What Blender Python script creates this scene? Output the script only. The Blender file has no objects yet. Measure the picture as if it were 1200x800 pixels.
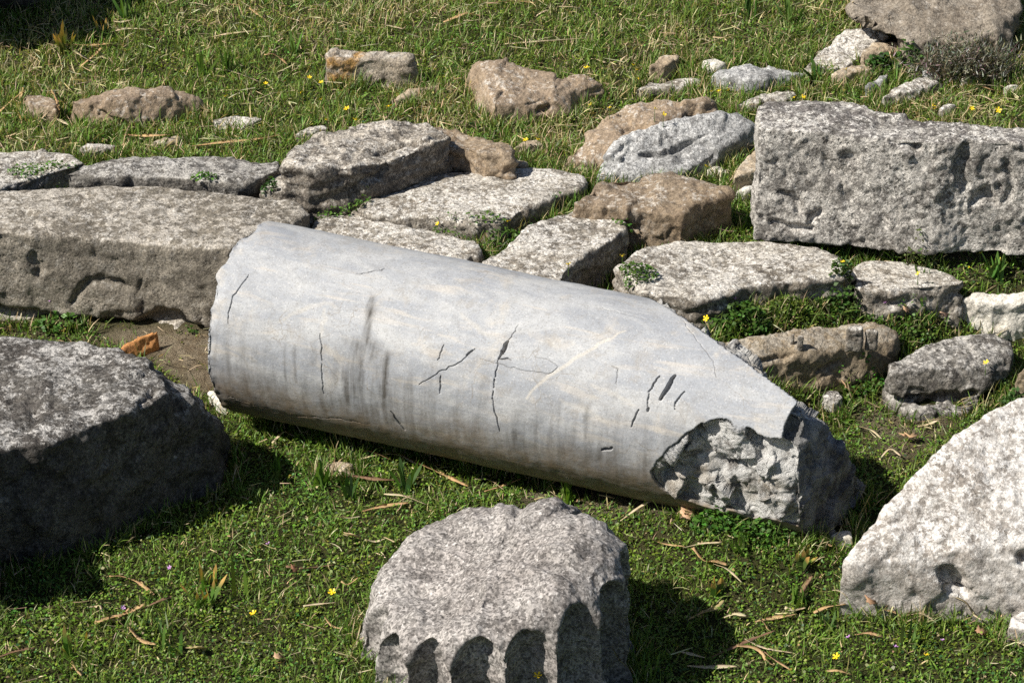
import bpy, bmesh, math, random
import numpy as np
from mathutils import Vector

rng = np.random.default_rng(7)
random.seed(7)
SC = bpy.context.scene
COL = SC.collection
PI = math.pi

# ------------------------------------------------------------------ camera
PITCH = math.radians(28.0)
FPX = 2925.0                       # focal length in photo pixels (photo is 1200 wide)
CAM = np.array([0.0, -5.74, 3.20])
FW = np.array([0, math.cos(PITCH), -math.sin(PITCH)])
UP = np.array([0, math.sin(PITCH), math.cos(PITCH)])
RT = np.array([1.0, 0, 0])

def ray(px, py):
    d = FW + RT * ((px - 600) / FPX) + UP * ((400 - py) / FPX)
    return d / np.linalg.norm(d)
def P(px, py, z=0.0, dy=0.0, dx=0.0):
    d = ray(px, py)
    t = (z - CAM[2]) / d[2]
    p = CAM + d * t
    return p + np.array([dx, dy, 0.0])
def project(v):
    q = v - CAM
    w = q @ FW
    return 600 + FPX * (q @ RT) / w, 400 - FPX * (q @ UP) / w, w

cam = bpy.data.cameras.new('camera')
cam.sensor_width = 36.0
cam.sensor_fit = 'HORIZONTAL'
cam.lens = 36.0 * FPX / 1200.0
cam.clip_start = 0.1
cam.clip_end = 500.0
camo = bpy.data.objects.new('camera', cam)
COL.objects.link(camo)
camo.location = CAM.tolist()
camo.rotation_euler = (PI / 2 - PITCH, 0, 0)
SC.camera = camo

# ------------------------------------------------------------------ light
SUN_AZ, SUN_EL = math.radians(20), math.radians(46)
S = Vector((-math.cos(SUN_AZ) * math.cos(SUN_EL), -math.sin(SUN_AZ) * math.cos(SUN_EL), math.sin(SUN_EL)))
w = bpy.data.worlds.new('World')
SC.world = w
w.use_nodes = True
nt = w.node_tree
nt.nodes.clear()
sky = nt.nodes.new('ShaderNodeTexSky')
sky.sky_type = 'NISHITA'
sky.sun_disc = False
sky.sun_elevation = SUN_EL
sky.sun_rotation = math.atan2(S.x, S.y)
bg = nt.nodes.new('ShaderNodeBackground')
bg.inputs['Strength'].default_value = 0.05
wo = nt.nodes.new('ShaderNodeOutputWorld')
nt.links.new(sky.outputs[0], bg.inputs[0])
nt.links.new(bg.outputs[0], wo.inputs[0])
sl = bpy.data.lights.new('sun', 'SUN')
sl.energy = 5.0
sl.angle = math.radians(0.53)
sl.color = (1.0, 0.945, 0.86)
so = bpy.data.objects.new('sun', sl)
COL.objects.link(so)
so.rotation_euler = S.to_track_quat('Z', 'Y').to_euler()
so.location = (-4, -1, 6)
SC.view_settings.view_transform = 'Standard'
SC.view_settings.look = 'None'
SC.view_settings.gamma = 1.0
SC.view_settings.use_curve_mapping = False
SC.view_settings.exposure = 0.46
SC.cycles.use_denoising = False
SC.cycles.max_bounces = 5
SC.cycles.diffuse_bounces = 3
SC.cycles.transparent_max_bounces = 4

# ------------------------------------------------------------------ noise
_G = np.random.default_rng(3).normal(size=(256, 3))
_G /= np.linalg.norm(_G, axis=1)[:, None]
def pn(p, seed=0):
    p = np.asarray(p, dtype=np.float64)
    i = np.floor(p).astype(np.int64)
    f = p - i
    u = f * f * f * (f * (f * 6 - 15) + 10)
    r = np.zeros(len(p))
    for dx in (0, 1):
        wx = u[:, 0] if dx else 1 - u[:, 0]
        for dy in (0, 1):
            wy = u[:, 1] if dy else 1 - u[:, 1]
            for dz in (0, 1):
                wz = u[:, 2] if dz else 1 - u[:, 2]
                h = ((i[:, 0] + dx) * 73856093) ^ ((i[:, 1] + dy) * 19349663) ^ ((i[:, 2] + dz) * 83492791) ^ (seed * 2654435761)
                h = (h ^ (h >> 13)) * 1274126177
                g = _G[(h >> 9) & 255]
                r += wx * wy * wz * (g[:, 0] * (f[:, 0] - dx) + g[:, 1] * (f[:, 1] - dy) + g[:, 2] * (f[:, 2] - dz))
    return r * 1.5
def fbm(p, octv=3, seed=0, gain=0.5, lac=2.03):
    r = 0; a = 1.0
    q = np.array(p, dtype=np.float64)
    for k in range(octv):
        r = r + a * pn(q, seed + k * 17)
        a *= gain; q = q * lac + 3.7
    return r
def sstep(a, b, x):
    t = np.clip((x - a) / (b - a), 0, 1)
    return t * t * (3 - 2 * t)

# ------------------------------------------------------------------ terrain
CP = [(0,780,0),(300,780,0),(600,790,0),(1000,780,0),(1190,780,0),(300,620,0),(60,660,0),(600,600,0),(780,640,0),(700,604,.005),(790,612,.035),(860,618,.062),(920,622,.062),(960,618,.04),(900,690,0),
      (1010,530,.02),(1060,515,.03),(1180,500,.05),(950,480,.03),(1090,600,.0),
      (220,420,.03),(100,388,.03),(0,380,.03),(-150,378,.03),(300,410,.03),(420,440,.02),(560,480,.01),(700,510,.01),
      (380,240,.24),(60,215,.24),(-100,215,.24),(560,290,.22),(600,285,.22),(700,330,.19),(760,345,.18),(860,380,.222),(940,368,.215),
      (1000,320,.22),(1100,302,.25),(1180,310,.24),(1060,372,.175),(1016,360,.205),(1095,354,.205),(1025,440,.07),(1120,390,.12),(1195,400,.10),(1300,400,.1),
      (200,160,.26),(640,180,.26),(450,120,.28),(100,100,.28),(-100,100,.28),(800,100,.30),(1150,110,.33),(1290,110,.33),
      (100,30,.33),(-100,20,.33),(600,20,.36),(1000,20,.38),(1250,20,.38),(870,230,.25),(550,170,.27),(860,270,.24),
      (600,-120,.42),(0,-120,.42),(1250,-120,.45)]
_cw = [P(a, b, c) for a, b, c in CP]
_cw += [np.array(v) for v in [(-3.2,-3,0),(0,-3,0),(3.2,-3,0),(-3.2,-.6,0.0),(3.2,-.6,.03),(-3.2,3,.36),(3.2,3,.44),(-3.2,6,.6),(0,6,.6),(3.2,6,.6),(-2.6,.5,.14),(2.6,.6,.2)]]
_cw = np.array(_cw)
def _U(r2):
    return 0.5 * r2 * np.log(r2 + 1e-12)
_n = len(_cw)
_A = np.zeros((_n + 3, _n + 3))
_d2 = ((_cw[:, None, :2] - _cw[None, :, :2]) ** 2).sum(-1)
_A[:_n, :_n] = _U(_d2) + np.eye(_n) * 0.004
_A[:_n, _n] = 1; _A[:_n, _n + 1:] = _cw[:, :2]
_A[_n, :_n] = 1; _A[_n + 1:, :_n] = _cw[:, :2].T
_W = np.linalg.solve(_A, np.concatenate([_cw[:, 2], [0, 0, 0]]))
def tz(xy):
    xy = np.atleast_2d(xy)[:, :2].astype(float)
    c = np.stack([np.clip(xy[:, 0], -3.2, 3.2), np.clip(xy[:, 1], -3, 6)], 1)
    out = np.empty(len(c))
    for k in range(0, len(c), 40000):
        q = c[k:k + 40000]
        r2 = ((q[:, None] - _cw[None, :, :2]) ** 2).sum(-1)
        out[k:k + 40000] = _U(r2) @ _W[:_n] + _W[_n] + q @ _W[_n + 1:]
    p3 = np.concatenate([xy, np.zeros((len(xy), 1))], 1)
    return out - 0.013 + 0.012 * fbm(p3 * 4.0, 3, 5) + 0.004 * pn(p3 * 22, 9)
def G(px, py):
    """the point of the terrain seen at a photo pixel"""
    z = 0.15
    for _ in range(14):
        p = P(px, py, z)
        z = 0.5 * z + 0.5 * tz(p[None, :])[0]
    return P(px, py, z)

# ------------------------------------------------------------------ mesh helpers
def set_mesh(me, co, faces):
    """faces: list of (n,k) int arrays"""
    loops = np.concatenate([f.ravel() for f in faces]).astype(np.int32)
    tot = np.concatenate([np.full(len(f), f.shape[1]) for f in faces]).astype(np.int32)
    st = np.concatenate([[0], np.cumsum(tot)[:-1]]).astype(np.int32)
    me.vertices.add(len(co)); me.vertices.foreach_set('co', np.ascontiguousarray(co, dtype=np.float32).ravel())
    me.loops.add(len(loops)); me.loops.foreach_set('vertex_index', loops)
    me.polygons.add(len(tot)); me.polygons.foreach_set('loop_start', st); me.polygons.foreach_set('loop_total', tot)
    me.update(calc_edges=True)
    me.validate()
def smooth(me, on=True):
    me.polygons.foreach_set('use_smooth', np.full(len(me.polygons), on, dtype=bool))
def add_attr(me, name, vals):
    a = me.attributes.new(name, 'FLOAT', 'POINT')
    a.data.foreach_set('value', np.ascontiguousarray(vals, dtype=np.float32))
def add_col(me, name, rgb):
    a = me.attributes.new(name, 'FLOAT_COLOR', 'POINT')
    a.data.foreach_set('color', np.concatenate([rgb, np.ones((len(rgb), 1))], 1).astype(np.float32).ravel())
def get_co(me):
    a = np.empty(len(me.vertices) * 3, dtype=np.float32); me.vertices.foreach_get('co', a)
    return a.reshape(-1, 3).astype(np.float64)
def set_co(me, co):
    me.vertices.foreach_set('co', np.ascontiguousarray(co, dtype=np.float32).ravel()); me.update()
def get_nrm(me):
    a = np.empty(len(me.vertices) * 3, dtype=np.float32); me.vertices.foreach_get('normal', a)
    return a.reshape(-1, 3).astype(np.float64)
def get_edges(me):
    a = np.empty(len(me.edges) * 2, dtype=np.int32); me.edges.foreach_get('vertices', a)
    return a.reshape(-1, 2)
def laplace(co, e, it, lam=0.6):
    n = len(co)
    deg = np.bincount(e.ravel(), minlength=n).astype(float)
    for _ in range(it):
        s = np.stack([np.bincount(e[:, 0], weights=co[e[:, 1], k], minlength=n) + np.bincount(e[:, 1], weights=co[e[:, 0], k], minlength=n) for k in range(3)], 1)
        co = co + lam * (s / deg[:, None] - co)
    return co
def tag(o, label=None, cat=None, group=None, kind=None):
    if label: o['label'] = label
    if cat: o['category'] = cat
    if group: o['group'] = group
    if kind: o['kind'] = kind
    return o
def link(name, me, mat=None, loc=None, parent=None):
    if mat is not None: me.materials.append(mat)
    o = bpy.data.objects.new(name, me); COL.objects.link(o)
    if loc is not None: o.location = loc
    if parent is not None: o.parent = parent
    return o
def empty(name, loc):
    o = bpy.data.objects.new(name, None); COL.objects.link(o); o.location = loc
    o.empty_display_size = 0.05
    return o

# ------------------------------------------------------------------ materials
class NB:
    def __init__(s, name):
        s.m = bpy.data.materials.new(name); s.m.use_nodes = True
        s.t = s.m.node_tree; s.t.nodes.clear()
        s.out = s.t.nodes.new('ShaderNodeOutputMaterial')
    def n(s, typ, **kw):
        x = s.t.nodes.new(typ)
        for k, v in kw.items(): setattr(x, k, v)
        return x
    def l(s, a, b): s.t.links.new(a, b)
    def val(s, inp, v):
        if hasattr(v, 'is_output'): s.l(v, inp)
        else: inp.default_value = v
    def noise(s, vec, scale, detail=4, rough=.55, dist=0.0):
        x = s.n('ShaderNodeTexNoise'); s.l(vec, x.inputs['Vector'])
        x.inputs['Scale'].default_value = scale; x.inputs['Detail'].default_value = detail
        x.inputs['Roughness'].default_value = rough; x.inputs['Distortion'].default_value = dist
        return x.outputs['Fac']
    def voro(s, vec, scale, feature='F1', out='Distance', rnd=1.0):
        x = s.n('ShaderNodeTexVoronoi', feature=feature); s.l(vec, x.inputs['Vector'])
        x.inputs['Scale'].default_value = scale; x.inputs['Randomness'].default_value = rnd
        return x.outputs[out]
    def ramp(s, fac, a, b, v0=0.0, v1=1.0):
        x = s.n('ShaderNodeMapRange', interpolation_type='SMOOTHSTEP')
        s.l(fac, x.inputs['Value'])
        x.inputs['From Min'].default_value = a; x.inputs['From Max'].default_value = b
        x.inputs['To Min'].default_value = v0; x.inputs['To Max'].default_value = v1
        return x.outputs['Result']
    def mix(s, fac, a, b, blend='MIX'):
        x = s.n('ShaderNodeMix', data_type='RGBA', blend_type=blend)
        s.val(x.inputs[0], fac)
        s.val(x.inputs[6], a if hasattr(a, 'is_output') else (*a, 1)); s.val(x.inputs[7], b if hasattr(b, 'is_output') else (*b, 1))
        return x.outputs[2]
    def math(s, op, a, b=0.0):
        x = s.n('ShaderNodeMath', operation=op); s.val(x.inputs[0], a); s.val(x.inputs[1], b)
        return x.outputs[0]
    def attr(s, name, out='Fac'):
        x = s.n('ShaderNodeAttribute', attribute_name=name); return x.outputs[out]
    def bump(s, h, strength, dist, prev=None):
        x = s.n('ShaderNodeBump'); s.l(h, x.inputs['Height'])
        x.inputs['Strength'].default_value = strength; x.inputs['Distance'].default_value = dist
        if prev is not None: s.l(prev, x.inputs['Normal'])
        return x.outputs[0]
    def principled(s, col, rough=.9, nrm=None, spec=.25):
        x = s.n('ShaderNodeBsdfPrincipled'); s.val(x.inputs['Base Color'], col if hasattr(col, 'is_output') else (*col, 1))
        s.val(x.inputs['Roughness'], rough); x.inputs['Specular IOR Level'].default_value = spec
        if nrm is not None: s.l(nrm, x.inputs['Normal'])
        return x.outputs[0]
    def coords(s):
        tc = s.n('ShaderNodeTexCoord'); oi = s.n('ShaderNodeObjectInfo')
        sc = s.n('ShaderNodeVectorMath', operation='SCALE'); s.l(tc.outputs['Object'], sc.inputs[0]); sc.inputs['Scale'].default_value = 1.0
        cb = s.n('ShaderNodeCombineXYZ')
        r = s.math('MULTIPLY', oi.outputs['Random'], 37.0)
        for k in range(3): s.l(r, cb.inputs[k])
        ad = s.n('ShaderNodeVectorMath', operation='ADD'); s.l(sc.outputs[0], ad.inputs[0]); s.l(cb.outputs[0], ad.inputs[1])
        return ad.outputs[0], oi.outputs['Random']

def stone_mat(name, base, alt, dark, light, dark_amt=.5, light_amt=.5, bump=1.0, pit=.5, grain=.3, top=None, top_amt=0.0, warm=None, spot=52.0):
    """weathered stone: two ground tones, sharp-edged pale crust and dark lichen in patches, pits and grain"""
    b = NB(name)
    v, rnd = b.coords()
    geo = b.n('ShaderNodeNewGeometry')
    sep = b.n('ShaderNodeSeparateXYZ'); b.l(geo.outputs['Normal'], sep.inputs[0])
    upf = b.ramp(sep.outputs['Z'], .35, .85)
    big = b.noise(v, 5.5, 6, .62)
    col = b.mix(b.ramp(big, .38, .62), base, alt)
    col = b.mix(b.math('MULTIPLY', b.ramp(b.noise(v, 2.7, 5, .6), .46, .66), .45), col, dark)
    # pale crust: more of it where the stone faces up
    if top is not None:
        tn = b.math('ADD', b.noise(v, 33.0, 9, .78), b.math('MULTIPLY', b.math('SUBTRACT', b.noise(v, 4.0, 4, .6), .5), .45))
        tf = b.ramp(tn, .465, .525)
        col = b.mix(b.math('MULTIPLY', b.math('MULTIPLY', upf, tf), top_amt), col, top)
    med = b.noise(v, 21.0, 9, .76)
    col = b.mix(b.math('MULTIPLY', b.ramp(med, .575 - .10 * dark_amt, .635 - .08 * dark_amt), .40 + .45 * dark_amt), col, dark)
    sp = b.math('ADD', b.noise(v, spot, 7, .74), b.math('MULTIPLY', b.math('SUBTRACT', b.noise(v, 7.0, 4, .6), .5), .40))
    lp = b.ramp(sp, .62 - .12 * light_amt, .665 - .12 * light_amt)
    lp = b.math('MULTIPLY', lp, b.math('ADD', .25, b.math('MULTIPLY', upf, .75)))
    col = b.mix(b.math('MULTIPLY', lp, min(1, .45 + .5 * light_amt)), col, light)
    # round lichen rosettes
    vd = b.voro(v, 34.0)
    vr = b.ramp(b.math('ADD', vd, b.math('MULTIPLY', b.noise(v, 110, 4, .7), .30)), .27, .33, 1, 0)
    vm = b.ramp(b.noise(v, 9.0, 4), .52, .60)
    col = b.mix(b.math('MULTIPLY', b.math('MULTIPLY', vr, vm), .8 * light_amt), col, light)
    sd = b.noise(v, 95.0, 5, .68)
    col = b.mix(b.math('MULTIPLY', b.ramp(sd, .555, .62), .65 * dark_amt + .12), col, dark)
    if warm is not None:
        wn = b.ramp(b.noise(v, 7.0, 5, .6, .4), .54, .66)
        col = b.mix(b.math('MULTIPLY', wn, .8), col, warm)
    # mineral and lichen grains: small irregular cells, each its own tone
    dn = b.n('ShaderNodeTexNoise'); b.l(v, dn.inputs['Vector']); dn.inputs['Scale'].default_value = 90; dn.inputs['Detail'].default_value = 3
    ds = b.n('ShaderNodeVectorMath', operation='SCALE'); b.l(dn.outputs['Color'], ds.inputs[0]); ds.inputs['Scale'].default_value = .006
    dv = b.n('ShaderNodeVectorMath', operation='ADD'); b.l(v, dv.inputs[0]); b.l(ds.outputs[0], dv.inputs[1])
    cells = []
    for sc_ in (95.0, 210.0):
        vc = b.n('ShaderNodeTexVoronoi', feature='F1'); b.l(dv.outputs[0], vc.inputs['Vector']); vc.inputs['Scale'].default_value = sc_
        sx = b.n('ShaderNodeSeparateXYZ'); b.l(vc.outputs['Color'], sx.inputs[0]); cells.append(sx)
    sel = b.math('MULTIPLY', b.ramp(cells[0].outputs['X'], .80, .88), b.math('MULTIPLY', b.ramp(b.noise(v, 12.0, 4), .42, .60), b.math('ADD', .55, b.math('MULTIPLY', upf, .45))))
    col = b.mix(b.math('MULTIPLY', sel, .75 * light_amt), col, light)
    sel2 = b.math('MULTIPLY', b.ramp(cells[0].outputs['Y'], .78, .86), b.ramp(b.noise(v, 15.0, 4), .40, .60))
    col = b.mix(b.math('MULTIPLY', sel2, .8 * dark_amt + .1), col, dark)
    fine = b.math('ADD', b.math('MULTIPLY', b.noise(v, 240.0, 3, .7), .5), b.math('MULTIPLY', cells[1].outputs['Z'], .5))
    g = b.ramp(fine, .20, .80, 1 - grain * 1.25, 1 + grain * 1.25)
    gc = b.n('ShaderNodeCombineXYZ')
    for k in range(3): b.l(g, gc.inputs[k])
    col = b.mix(1.0, col, gc.outputs[0], 'MULTIPLY')
    h1 = b.noise(v, 60.0, 8, .70)
    h2 = b.noise(v, 210.0, 4, .7)
    pv = b.ramp(b.voro(v, 75.0), .10, .40)
    pm = b.ramp(b.noise(v, 14.0, 3), .42, .60)
    pits = b.math('SUBTRACT', 1.0, b.math('MULTIPLY', b.math('SUBTRACT', 1.0, pv), b.math('MULTIPLY', pm, pit)))
    n1 = b.bump(h1, .6 * bump, .014)
    n2 = b.bump(pits, .7 * bump, .006, n1)
    n3 = b.bump(h2, .6 * bump, .004, n2)
    b.l(b.principled(col, .93, n3, .15), b.out.inputs[0])
    return b.m

M = {}
M['slab'] = stone_mat('pale_paving_stone', (.235,.205,.165), (.30,.27,.225), (.085,.075,.065), (.64,.61,.56), .5, .9, 1.0, .5, .3, (.57,.535,.475), .85)
M['block'] = stone_mat('brown_weathered_block', (.215,.19,.152), (.275,.245,.20), (.088,.078,.064), (.58,.55,.50), .45, .45, 1.0, .5, .25, (.50,.46,.40), .85)
M['layered'] = stone_mat('layered_lichen_stone', (.19,.165,.135), (.25,.22,.18), (.07,.062,.055), (.60,.57,.52), .7, .7, 1.1, .5, .3, (.50,.455,.39), .85)
M['dark'] = stone_mat('dark_lichen_stone', (.17,.155,.135), (.23,.215,.19), (.055,.05,.046), (.52,.50,.47), .75, .55, 1.1, .6, .3, (.47,.45,.415), .8)
M['cast'] = stone_mat('shade_dark_stone_with_pale_top', (.105,.095,.085), (.14,.13,.115), (.04,.037,.034), (.40,.385,.36), .7, .35, 1.2, .7, .3, (.52,.50,.47), .92)  # sides painted near black to deepen the shaded front; pale crust on top
M['greybrown'] = stone_mat('grey_brown_boulder_stone', (.215,.18,.14), (.27,.235,.19), (.10,.082,.065), (.46,.43,.385), .35, .25, 1.0, .5, .25, (.33,.295,.245), .5)
M['wedge'] = stone_mat('light_brown_stone', (.30,.225,.15), (.36,.28,.20), (.15,.115,.085), (.60,.56,.50), .3, .45, .8, .3, .22, (.25,.195,.145), .5)
M['brown'] = stone_mat('brown_sandstone', (.235,.175,.115), (.30,.235,.165), (.10,.075,.055), (.54,.50,.44), .4, .5, .8, .3, .22, (.26,.205,.15), .5)
M['tan'] = stone_mat('tan_stone', (.36,.28,.19), (.44,.36,.26), (.18,.14,.10), (.6,.56,.48), .3, .4, .8, .3, .25)
M['grey'] = stone_mat('blue_grey_stone', (.30,.30,.295), (.40,.40,.39), (.13,.125,.12), (.60,.59,.57), .5, .6, 1.0, .4, .3, (.50,.50,.49), .6)
M['rough'] = stone_mat('pitted_pale_block', (.48,.45,.405), (.60,.57,.52), (.11,.10,.09), (.74,.71,.66), .72, .8, 1.4, 1.0, .3, (.15,.135,.13), .85)
M['white'] = stone_mat('whitish_marble_boulder', (.30,.268,.235), (.41,.38,.345), (.15,.13,.11), (.70,.675,.64), .45, 1.0, .8, .4, .2, (.66,.63,.585), .85, spot=46)
M['drum'] = stone_mat('grey_granular_marble', (.235,.215,.20), (.34,.32,.30), (.09,.082,.076), (.60,.575,.545), .55, .30, .40, .25, .42, (.40,.37,.35), .3, spot=70)
M['chalk'] = stone_mat('chalky_white_stone', (.58,.54,.46), (.68,.65,.58), (.33,.29,.24), (.8,.78,.74), .2, .5, .7, .3, .2)
M['earth'] = stone_mat('earthy_brown_stone', (.26,.205,.14), (.32,.265,.19), (.14,.11,.08), (.46,.42,.36), .3, .25, .9, .4, .25, (.38,.345,.29), .75)
M['orange'] = stone_mat('orange_stone', (.55,.27,.10), (.50,.23,.09), (.25,.12,.06), (.62,.40,.22), .15, .2, .6, .2, .2)
M['lichen'] = stone_mat('stone_with_orange_lichen', (.27,.225,.17), (.33,.285,.225), (.12,.10,.085), (.57,.54,.49), .45, .6, 1.0, .5, .3, (.42,.39,.34), .5, (.40,.22,.055))

def marble_mat():
    b = NB('grey_white_marble')
    tc = b.n('ShaderNodeTexCoord'); v = tc.outputs['Object']
    # object space: X along the shaft. Banding of the marble runs at a slant to the axis.
    mp = b.n('ShaderNodeMapping'); b.l(v, mp.inputs[0])
    mp.inputs['Rotation'].default_value = (0.2, math.radians(-24), math.radians(22)); mp.inputs['Scale'].default_value = (1.6, 5.0, 5.0)
    band = b.noise(mp.outputs[0], 1.9, 9, .68, .9)
    col = b.mix(b.ramp(band, .36, .66), (.30,.315,.34), (.44,.445,.445))
    mp2 = b.n('ShaderNodeMapping'); b.l(v, mp2.inputs[0])
    mp2.inputs['Rotation'].default_value = (0.1, math.radians(-20), math.radians(16)); mp2.inputs['Scale'].default_value = (3.0, 22.0, 22.0)
    band2 = b.noise(mp2.outputs[0], 1.5, 5, .6, .6)
    col = b.mix(b.math('MULTIPLY', b.ramp(band2, .54, .68), .45), col, (.54,.49,.42))
    cloud = b.noise(v, 4.0, 6, .6)
    col = b.mix(b.math('MULTIPLY', b.ramp(cloud, .5, .72), .5), col, (.26,.275,.30))
    cl2 = b.noise(v, 9.0, 6, .65, .4)
    col = b.mix(b.math('MULTIPLY', b.ramp(cl2, .54, .68), .4), col, (.56,.50,.41))
    gr = b.noise(v, 34.0, 7, .72)
    col = b.mix(b.math('MULTIPLY', b.ramp(gr, .50, .62), .28), col, (.24,.235,.225))
    gr2 = b.noise(v, 16.0, 8, .7, .5)
    col = b.mix(b.math('MULTIPLY', b.ramp(gr2, .56, .66), .35), col, (.30,.27,.23))
    # hairline veins and cracks
    hv = b.n('ShaderNodeTexVoronoi', feature='DISTANCE_TO_EDGE'); 
    dn = b.n('ShaderNodeTexNoise'); b.l(v, dn.inputs['Vector']); dn.inputs['Scale'].default_value = 7; dn.inputs['Detail'].default_value = 5
    dm = b.n('ShaderNodeVectorMath', operation='SCALE'); b.l(dn.outputs['Color'], dm.inputs[0]); dm.inputs['Scale'].default_value = .22
    da = b.n('ShaderNodeVectorMath', operation='ADD'); b.l(v, da.inputs[0]); b.l(dm.outputs[0], da.inputs[1])
    b.l(da.outputs[0], hv.inputs['Vector']); hv.inputs['Scale'].default_value = 4.5
    hair = b.math('MULTIPLY', b.ramp(hv.outputs['Distance'], .0, .010, 1, 0), b.ramp(b.noise(v, 6, 3), .5, .62))
    col = b.mix(b.math('MULTIPLY', hair, .6), col, (.22,.195,.165))
    col = b.mix(b.math('MULTIPLY', b.attr('vein'), .5), col, (.60,.55,.46))
    sp = b.noise(v, 110, 4, .6)
    col = b.mix(b.math('MULTIPLY', b.ramp(sp, .66, .72), .5), col, (.25,.23,.2))
    col = b.mix(b.math('MULTIPLY', b.ramp(b.noise(v, 60, 4, .6), .75, .78), .6), col, (.74,.73,.71))
    vc = b.n('ShaderNodeTexVoronoi', feature='F1'); b.l(v, vc.inputs['Vector']); vc.inputs['Scale'].default_value = 330
    sx = b.n('ShaderNodeSeparateXYZ'); b.l(vc.outputs['Color'], sx.inputs[0])
    col = b.mix(b.math('MULTIPLY', b.ramp(sx.outputs['X'], .88, .95), .35), col, (.20,.19,.18))
    col = b.mix(b.math('MULTIPLY', b.ramp(sx.outputs['Y'], .92, .97), .25), col, (.66,.65,.63))
    ms = b.n('ShaderNodeMapping'); b.l(v, ms.inputs[0]); ms.inputs['Scale'].default_value = (75.0, 9.0, 7.0)
    fil = b.ramp(b.noise(ms.outputs[0], 1.0, 7, .68, .3), .34, .62)
    # water stains and soil line; the lower darkening is partly painted underside shade
    sn = b.ramp(b.noise(v, 30, 7, .74), .34, .60)
    col = b.mix(b.math('MULTIPLY', b.attr('stain_shade'), b.math('ADD', b.math('MULTIPLY', b.math('MULTIPLY', fil, b.math('ADD', .35, b.math('MULTIPLY', sn, .65))), .66), .50)), col, (.075,.07,.063))
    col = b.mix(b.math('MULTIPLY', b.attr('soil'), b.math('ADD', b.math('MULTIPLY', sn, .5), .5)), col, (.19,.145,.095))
    # fresh fracture faces: white crystalline with grey hollows
    br = b.attr('broken')
    bn = b.noise(v, 22, 7, .65)
    bc = b.mix(b.ramp(bn, .36, .54), (.24,.225,.205), (.74,.73,.70))
    bc = b.mix(b.math('MULTIPLY', b.ramp(b.noise(v, 8, 4), .5, .66), .5), bc, (.50,.43,.33))
    bc = b.mix(b.attr('end_shade'), bc, b.mix(b.ramp(bn, .36, .66), (.18,.175,.168), (.46,.455,.44)))  # end face coloured darker to deepen its shade
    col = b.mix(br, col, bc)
    col = b.mix(b.attr('crack'), col, (.10,.09,.08))
    fine = b.noise(v, 300.0, 3, .7)
    g = b.ramp(fine, .25, .75, .86, 1.14)
    gc = b.n('ShaderNodeCombineXYZ')
    for k in range(3): b.l(g, gc.inputs[k])
    col = b.mix(1.0, col, gc.outputs[0], 'MULTIPLY')
    h1 = b.noise(mp.outputs[0], 9.0, 6, .6)
    h2 = b.noise(v, 140.0, 5, .7)
    n1 = b.bump(h1, .12, .010)
    n2 = b.bump(hair, -.25, .004, n1)
    n3 = b.bump(h2, .22, .003, n2)
    hb = b.math('MULTIPLY', b.noise(v, 30, 9, .74, .4), br)
    vf = b.n('ShaderNodeTexVoronoi', feature='F1'); b.l(v, vf.inputs['Vector']); vf.inputs['Scale'].default_value = 48
    n3 = b.bump(b.math('MULTIPLY', vf.outputs['Distance'], br), .35, .012, n3)
    n4 = b.bump(hb, 1.0, .03, n3)
    b.l(b.principled(col, .72, n4, .3), b.out.inputs[0])
    return b.m
M['marble'] = marble_mat()

def ground_mat():
    b = NB('soil_and_moss')
    tc = b.n('ShaderNodeTexCoord'); v = tc.outputs['Object']
    n = b.noise(v, 9, 8, .65)
    col = b.mix(b.ramp(n, .35, .65), (.07,.085,.026), (.12,.11,.05))
    soil = b.mix(b.ramp(b.noise(v, 24, 8, .7), .36, .64), (.30,.23,.15), (.46,.38,.27))
    soil = b.mix(b.math('MULTIPLY', b.ramp(b.noise(v, 70, 5, .7), .56, .66), .5), soil, (.42,.36,.27))
    soil = b.mix(b.math('MULTIPLY', b.ramp(b.noise(v, 45, 5, .7), .58, .68), .6), soil, (.10,.075,.05))
    col = b.mix(b.attr('bare'), col, soil)
    n1 = b.bump(b.noise(v, 55, 8, .7), .8, .03)
    n2 = b.bump(b.noise(v, 220, 4, .7), .6, .006, n1)
    b.l(b.principled(col, .95, n2, .1), b.out.inputs[0])
    return b.m
M['ground'] = ground_mat()

def leaf_mat(name, rough=.5, trans=.3, spec=.35):
    b = NB(name)
    c = b.attr('tint', 'Color')
    pr = b.principled(c, rough, None, spec)
    tr = b.n('ShaderNodeBsdfTranslucent'); b.l(b.mix(1.0, c, (1.3, 1.25, .6), 'MULTIPLY'), tr.inputs[0])
    mx = b.n('ShaderNodeMixShader'); mx.inputs[0].default_value = trans
    b.l(pr, mx.inputs[1]); b.l(tr.outputs[0], mx.inputs[2]); b.l(mx.outputs[0], b.out.inputs[0])
    return b.m
M['leaf'] = leaf_mat('green_leaves')
M['dryleaf'] = leaf_mat('dry_leaves', .7, .18, .2)
def plain_mat(name, col, rough=.6):
    b = NB(name); tc = b.n('ShaderNodeTexCoord')
    c = b.mix(b.ramp(b.noise(tc.outputs['Object'], 120, 3), .3, .7), tuple(x * .85 for x in col), tuple(min(1, x * 1.12) for x in col))
    b.l(b.principled(c, rough, None, .3), b.out.inputs[0]); return b.m
M['petal'] = plain_mat('yellow_petals', (.85,.62,.02), .45)
M['purple'] = plain_mat('purple_petals', (.55,.28,.62), .5)
M['stem'] = plain_mat('green_stem', (.08,.14,.03), .5)
M['twig'] = plain_mat('grey_brown_twig', (.20,.16,.12), .8)

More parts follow.
